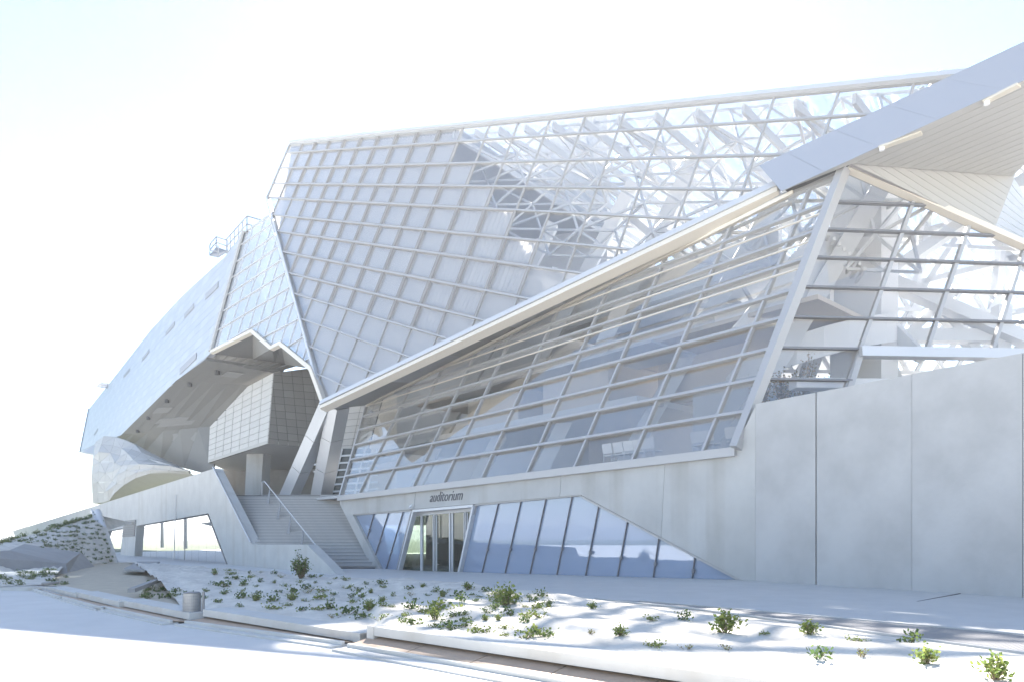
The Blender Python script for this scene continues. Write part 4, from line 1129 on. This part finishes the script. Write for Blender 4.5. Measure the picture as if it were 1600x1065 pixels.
# ------------------------------------------------------------------ chairs
def make_chair():
    o = thing('chair', (0, 0, 0), '', 'chair')
    x = MB(); x.box((-.22, -.2, .43), (.22, .22, .46)); x.build('seat', M['plastic'], o)
    x = MB(); x.prism([(-.22, -.22, .52), (.22, -.22, .52), (.22, -.30, .86), (-.22, -.30, .86)], (0, .025, 0)); x.build('backrest', M['plastic'], o)
    for sx in (-.2, .2):
        for y0, y1, zt_ in ((-.2, -.25, .55), (.2, .22, .44)):
            x = MB(); x.tube((sx, y1, 0), (sx, y0, zt_), .014, n=6); x.build('leg', M['alu'], o)
    return o
def copy_tree(o, parent=None):
    c = o.copy(); COL.objects.link(c)
    if parent: c.parent = parent
    for ch in o.children: copy_tree(ch, c)
    return c
chair0 = make_chair(); first = [True]
bpy.context.view_layer.update()
def put_chair(p, rz, label, grp):
    o = chair0 if first[0] else copy_tree(chair0); first[0] = False
    o.location = p; o.rotation_euler = (0, 0, rz); o['label'] = label; o['group'] = grp; return o
ang = math.atan2(E1.y, E1.x)
ordn = ['first', 'second', 'third', 'fourth', 'fifth', 'sixth', 'seventh', 'eighth']
for k, u in enumerate((928, 945, 961, 977, 993)):
    p = WALL.hit(u, 722) + E2 * .95; p.z = 4.14
    put_chair(p, ang + math.pi, f'{ordn[k]} white chair from the stairs in the row behind the upper glass', 'white chairs behind the upper glass')
for k, (u, lab) in enumerate(((1066, 'white chair alone behind the upper glass, between two mullions near the post'), (1083, 'white chair behind the upper glass touching a mullion near the corner post'), (1121, 'white chair behind the last glass bay before the corner post'))):
    p = WALL.hit(u, 700) + E2 * 1.0; p.z = 4.14; put_chair(p, ang + math.pi, lab, 'white chairs behind the upper glass')
for k, u in enumerate((919, 937, 954, 970, 986, 1003)):
    p = WALL.hit(u, 899) + E2 * 1.3; p.z = zf
    put_chair(p, ang + math.pi, f'{ordn[k]} pale chair from the doors in the row behind the blue glass', 'pale chairs behind the blue entrance glass')
for k, (u, lab) in enumerate(((1068, 'pale chair behind the blue glass beyond the long row'), (1105, 'pale chair behind the pointed end of the blue glass'))):
    p = WALL.hit(u, 900) + E2 * 1.3; p.z = zf; put_chair(p, ang + math.pi + .4, lab, 'pale chairs behind the blue entrance glass')

# ------------------------------------------------------------------ plants
verts = []; faces = []
for vs_, fs_ in BED:
    k = len(verts); verts += [tuple(v) for v in vs_]; faces += [tuple(i + k for i in f) for f in fs_]
bvh = BVHTree.FromPolygons(verts, faces)
def on_bed(u, v):
    h = bvh.ray_cast(EYEP, ray(u, v).normalized(), 200)
    return h[0]
def plant_mesh(seed, leaves, spread, height, lsz, mats, flat=.5):
    r = random.Random(seed); L = MB(); S = MB()
    nst = max(3, leaves // 14)
    tips = []
    for s in range(nst):
        a = r.uniform(0, 6.283); rad = spread * math.sqrt(r.random()); hh = height * r.uniform(.45, 1) * (1 - .4 * rad / spread)
        t = V3((math.cos(a) * rad, math.sin(a) * rad, hh)); tips.append(t); S.tube((t.x * .12, t.y * .12, -.02), t, .006 * (1 + height), .002, n=4, cap=False)
    for i in range(leaves):
        t = r.choice(tips); f = r.uniform(.25, 1.05); c = t * f + V3((r.gauss(0, 1), r.gauss(0, 1), r.gauss(0, .7))) * lsz * .9
        c.z = max(.01, c.z)
        d = V3((r.uniform(-1, 1), r.uniform(-1, 1), r.uniform(-.3, .9))).normalized(); n_ = d.cross(V3((r.uniform(-1, 1), r.uniform(-1, 1), r.uniform(-.2, 1)))).normalized()
        wdt = d.cross(n_).normalized() * lsz * r.uniform(.28, .5); ln = d * lsz * r.uniform(.7, 1.3)
        L.cur = 0 if r.random() < .62 else 1
        L.add([c, c + ln * .45 + wdt, c + ln, c + ln * .45 - wdt], [(0, 1, 2), (0, 2, 3)])
    return L, S
PROTO = {}
def proto(kind, seed, *a):
    L, S = plant_mesh(seed, *a[:4], a[4])
    me = bpy.data.meshes.new(kind); me.from_pydata(L.v, [], L.f)
    for m_ in a[4]: me.materials.append(m_)
    me.polygons.foreach_set('material_index', L.mi); me.update()
    ms = bpy.data.meshes.new(kind + '_stem'); ms.from_pydata(S.v, [], S.f); ms.materials.append(M['stem']); ms.update()
    PROTO.setdefault(kind, []).append((me, ms))
for s in range(4):
    proto('tuft', 10 + s, 70, .20, .15, .055, (M['leaf'], M['leaf_d']))
    proto('bushy', 20 + s, 230, .20, .34, .06, (M['leaf'], M['leaf_y']))
    proto('sprawl', 30 + s, 90, .30, .13, .045, (M['leaf_y'], M['leaf']))
    proto('dry', 40 + s, 60, .22, .16, .035, (M['leaf_dry'], M['leaf_y']))
    proto('dark', 50 + s, 60, .22, .13, .07, (M['leaf_d'], M['leaf']))
proto('clutter_thicket', 70, 420, .42, 1.7, .075, (M['leaf_dry'], M['tan']))
proto('clutter_thicket', 71, 420, .42, 1.5, .075, (M['leaf_dry'], M['tan']))
proto('shrub', 60, 900, .34, 1.05, .075, (M['leaf'], M['leaf_d']))
rp_rng = random.Random(11)
def plant(u, v, kind, sc, label, grp, name='plant'):
    p = on_bed(u, v)
    if p is None: return None
    me, ms = PROTO[kind][rp_rng.randrange(len(PROTO[kind]))]
    o = bpy.data.objects.new(name, None); o.empty_display_size = .1; COL.objects.link(o); o.location = p; W[o.name] = p
    o.rotation_euler = (0, 0, rp_rng.uniform(0, 6.28)); o.scale = (sc, sc, sc * rp_rng.uniform(.8, 1.2))
    tag(o, label, 'plant', grp)
    for nm, m_ in (('foliage', me), ('stem', ms)):
        c = bpy.data.objects.new(nm, m_); COL.objects.link(c); c.parent = o
    return o
ONES = ['', 'first', 'second', 'third', 'fourth', 'fifth', 'sixth', 'seventh', 'eighth', 'ninth', 'tenth', 'eleventh', 'twelfth', 'thirteenth', 'fourteenth', 'fifteenth', 'sixteenth', 'seventeenth', 'eighteenth', 'nineteenth', 'twentieth']
CARD = {20: 'twenty', 30: 'thirty', 40: 'forty'}
def ordinal(n):
    if n <= 20: return ONES[n]
    t = n // 10 * 10; return (CARD[t] + '-' + ONES[n - t]) if n > t else {30: 'thirtieth', 40: 'fortieth'}[t]
def number(lst, fmt, key):
    seen = {}
    for o, kd, u in sorted(lst, key=key):
        seen[kd] = seen.get(kd, 0) + 1; o['label'] = fmt(kd, ordinal(seen[kd]))
G1 = 'young plants in the white membrane bed'
NAMED = [(470, 903, 'shrub', .85, 'tall leafy shrub against the low end of the side wall'),
 (790, 944, 'bushy', 1.15, 'dense dark green plant at the top edge of the bed below the blue glass'),
 (1134, 988, 'bushy', .95, 'upright leafy plant beside the start of the steel grating'),
 (1264, 990, 'bushy', .62, 'leafy plant with one arching shoot at the edge of the grating'),
 (1278, 1027, 'dark', .7, 'compact plant with a long shadow in the sunlit bed below the grating'),
 (970, 992, 'bushy', .5, 'small round green plant alone on blank white membrane'),
 (1447, 1036, 'bushy', .55, 'leaning plant with a dry base near the middle of the grating'),
 (1555, 1060, 'bushy', .62, 'broad green plant at the near corner of the white bed'),
 (1340, 1000, 'sprawl', .55, 'small low plant touching the lower edge of the grating'),
 (1420, 1003, 'tuft', .8, 'little green tuft leaning on the grating edge'),
 (1350, 1025, 'dry', .6, 'straggly dry plant in the sunlit bed beside the compact one'),
 (690, 952, 'sprawl', 1.5, 'wide sprawling green plant in mid bed below the entrance doors'),
 (660, 957, 'sprawl', 1.1, 'low spreading plant overlapping the widest sprawling one'),
 (925, 950, 'bushy', .45, 'small bright plant on the kerb line below the blue glass'),
 (842, 950, 'sprawl', 1.0, 'yellow green spreading plant next to the dense dark one'),
 (495, 935, 'sprawl', 1.1, 'bright yellow green plant between bin and shrub'),
 (1020, 968, 'sprawl', .7, 'pale green plant midway along the upper bed edge'),
 (1070, 968, 'tuft', .7, 'tiny green tuft on the upper bed edge before the tall leafy plant'),
 (1018, 1010, 'sprawl', .6, 'pale straggling plant low in the sunlit bed'),
 (1072, 1013, 'dry', .5, 'small dry plant casting a spot of shade in the sunlit bed'),
 (1138, 1015, 'dry', .55, 'brownish dry plant below the upright leafy one'),
 (1190, 990, 'sprawl', .5, 'small yellow plant beside the upright leafy one'),
 (922, 990, 'dry', .6, 'dry brown twiggy plant near the small round plant'),
 (790, 981, 'sprawl', .6, 'pale low plant close to the bench back'),
 (836, 985, 'dry', .7, 'straw coloured plant close to the bench back'),
 (728, 968, 'sprawl', .6, 'thin yellow plant behind the start of the sunlit bench')]
for u, v, k, s, lab in NAMED: plant(u, v, k, s, lab, G1)
LB = []; r = random.Random(5); cnt = 0; used = [(a[0], a[1]) for a in NAMED]
def low_edge(u): return 940 + (u - 310) * .118
def high_edge(u): return 888 + max(0, u - 370) * .09
tries = 0
while cnt < 120 and tries < 3000:
    tries += 1
    u = r.uniform(320, 860); t = r.random(); v = high_edge(u) + (low_edge(u) - high_edge(u)) * t
    if any(abs(u - a) < 13 + t * 6 and abs(v - c) < 5 + t * 4 for a, c in used): continue
    used.append((u, v)); k = r.choices(['tuft', 'bushy', 'sprawl', 'dark', 'dry'], [5, 2, 4, 3, .6])[0]
    s = r.uniform(.4, .95) * (.72 if k == 'bushy' else 1)
    desc = {'tuft': 'small green tuft', 'bushy': 'small bushy plant', 'sprawl': 'low spreading plant', 'dark': 'dark leafy tuft', 'dry': 'dry thin plant'}[k]
    o = plant(u, v, k, s, desc, G1); cnt += 1
    if o: LB.append((o, (desc, ('by the upper edge', 'in the middle strip', 'by the bench')[min(2, int(t * 3))]), u))
number(LB, lambda kd, n: f'{kd[0]}, {n} such from the bin {kd[1]} of the bed', lambda z: z[2])
LB = []
for k in range(26):  # tan netting
    u, v = r.uniform(225, 330), r.uniform(892, 936)
    if v > 905 + (u - 225) * .35 - 0 and v < 936: 
        o = plant(u, v, r.choice(['dark', 'tuft']), r.uniform(.6, .9), 'x', 'tufts on the netted ground', 'tuft')
        if o: LB.append((o, 0, u))
number(LB, lambda kd, n: f'{n} sparse green tuft on the tan netting, counted toward the bin', lambda z: z[2]); LB = []
for k, (x0, lab) in enumerate(((1.5, 'brown shrub added to imitate mirrored town behind gable glass, beside the corner post'), (2.2, 'brown shrub added to imitate mirrored town behind gable glass, second from the corner post'), (2.9, 'brown shrub added to imitate mirrored town behind gable glass, third from the corner post'), (3.7, 'brown shrub added to imitate mirrored town behind gable glass, under the transom beam'))):
    me, ms = PROTO['clutter_thicket'][k % 2]; p = GF(x0, 1.6, 5.75); o = bpy.data.objects.new('shrub', None); COL.objects.link(o); o.location = p; o.scale = (1, 1, 1 + .15 * (k % 3))  # brown shrubs added to imitate the town mirrored in the gable glass
    tag(o, lab, 'shrub', 'brown shrubs added for mirrored town clutter')
    for nm, m_ in (('foliage', me), ('stem', ms)):
        c = bpy.data.objects.new(nm, m_); COL.objects.link(c); c.parent = o
G2 = 'small tufts planted in the steep white bank'
cnt = 0; used = []
while cnt < 120:
    f = r.random(); u = r.uniform(-10, 176); top_v = 846 - u * .29 if u < 152 else 802 + (u - 152) * 2.8
    v = r.uniform(top_v + 1, 880); tries += 1
    if tries > 12000: break
    if u < 62 and v > 848: continue
    if any(abs(u - a) < 7 and abs(v - c) < 5.5 for a, c in used): continue
    used.append((u, v)); o = plant(u, v, r.choice(['dark', 'tuft', 'dark']), r.uniform(.6, 1.15), 'x', G2, 'tuft'); cnt += 1
    if o: LB.append((o, ('topmost', 'second', 'third', 'fourth', 'lowest')[max(0, min(4, int((v - top_v) / (880 - top_v) * 5)))], u))
number(LB, lambda kd, n: f'small dark tuft in the {kd} course of the steep bank, {n} from the pipe', lambda z: -z[2]); LB = []
for k in range(34):
    u = -5 + k * 4.6; o = plant(u, 846.5 - u * .285 + r.uniform(0, 3), 'dark', r.uniform(1.0, 1.5), 'x', 'tufts along the crest of the bank', 'tuft')
    if o: LB.append((o, 0, u))
number(LB, lambda kd, n: f'green tuft on the crest of the bank, {n} from the steel pipe', lambda z: -z[2]); LB = []
for k in range(34):
    u, v = r.uniform(-5, 108), r.uniform(888, 914)
    if v < 899 - u * .14: continue
    o = plant(u, v, r.choice(['dark', 'tuft']), r.uniform(.6, 1.0), 'x', 'tufts in the narrow bed', 'tuft')
    if o: LB.append((o, 0, u))
number(LB, lambda kd, n: f'green tuft in the narrow bed behind the far bench, {n} from the netted ground', lambda z: -z[2])

# ------------------------------------------------------------------ houses far away
hs = thing
for k, (u, zb_, wd_, hgt, lab) in enumerate(((12, 832, 14, 9, 'far pale house with a red roof at the picture edge'), (24, 830, 10, 11, 'far tall narrow house with a red roof'), (33, 833, 13, 8, 'far low house with a wide red roof'), (47, 829, 16, 10, 'far long house with a red roof under the hill'), (60, 831, 12, 8, 'far small red roofed house nearest the white slope'))):
    p = P(u, 838, 620 + 15 * k); p.z = -.3; o = thing('house', p, lab, 'house', 'red roofed houses under the far hill')
    x = MB(); x.box(p + V3((-wd_ / 2, 0, 0)), p + V3((wd_ / 2, 9, hgt))); wl = x.build('wall', M['plaster'], o)
    x = MB(); x.prism([p + V3((-wd_ / 2 - .6, -.7, hgt)), p + V3((-wd_ / 2 - .6, 9.7, hgt)), p + V3((-wd_ / 2 - .6, 4.5, hgt + 4))], (wd_ + 1.2, 0, 0)); x.build('roof', M['tileroof'], o)
    for q in range(3):
        x = MB(); a = p + V3((-wd_ / 2 + wd_ * (q + .3) / 3, -.1, hgt * .55)); x.box(a, a + V3((1.4, .15, 2))); x.build('window', M['pane_dark'], o)

# ------------------------------------------------------------------ tall masts across the street, seen mirrored in the side wall glazing
for (u, v), dd, hgt, lab in (((247, 830), 70, 15, 'slim lamp mast mirrored faintly in the side wall glazing'), ((283, 830), 62, 17, 'tall branched lamp mast mirrored in the side wall glazing')):
    h_ = QP.hit(u, v); rd = ray(u, v).normalized(); rf = rd - QP.n * 2 * rd.dot(QP.n); p = h_ + rf * dd; p.z = 0
    o = thing('lamp_mast', p, lab, 'mast', 'lamp masts along the street')
    x = MB(); x.tube(p, p + V3((0, 0, hgt)), .32, .16, 8); x.build('pole', M['steel_dark'], o)
    for k in range(3):
        a = k * 2.1; x = MB(); q = p + V3((0, 0, hgt - 1 - k)); x.tube(q, q + V3((math.cos(a) * 2, math.sin(a) * 2, 1.2)), .12, .1, 6); x.bar(q + V3((math.cos(a) * 1.4, math.sin(a) * 1.4, 1.0)), q + V3((math.cos(a) * 2.6, math.sin(a) * 2.6, 1.5)), .5, .25); x.build('lamp_arm', M['steel_dark'], o)

# ------------------------------------------------------------------ haze volume added to stand in for lens flare veil
hm = bpy.data.materials.new('flare_veil'); hm.use_nodes = True; hm.node_tree.nodes.clear()
ho = hm.node_tree.nodes.new('ShaderNodeOutputMaterial'); hv = hm.node_tree.nodes.new('ShaderNodeVolumePrincipled')
hv.inputs['Color'].default_value = (.95, .96, .98, 1); hv.inputs['Density'].default_value = .00095; hv.inputs['Anisotropy'].default_value = .25
hm.node_tree.links.new(hv.outputs[0], ho.inputs['Volume'])
b = MB(); b.box((-3200, -3200, -1.4), (3200, 3200, 45)); o = b.build('haze', hm, loc=(0, 0, 0)); tag(o, 'thin haze volume added to stand in for lens flare veil', kind='stuff')
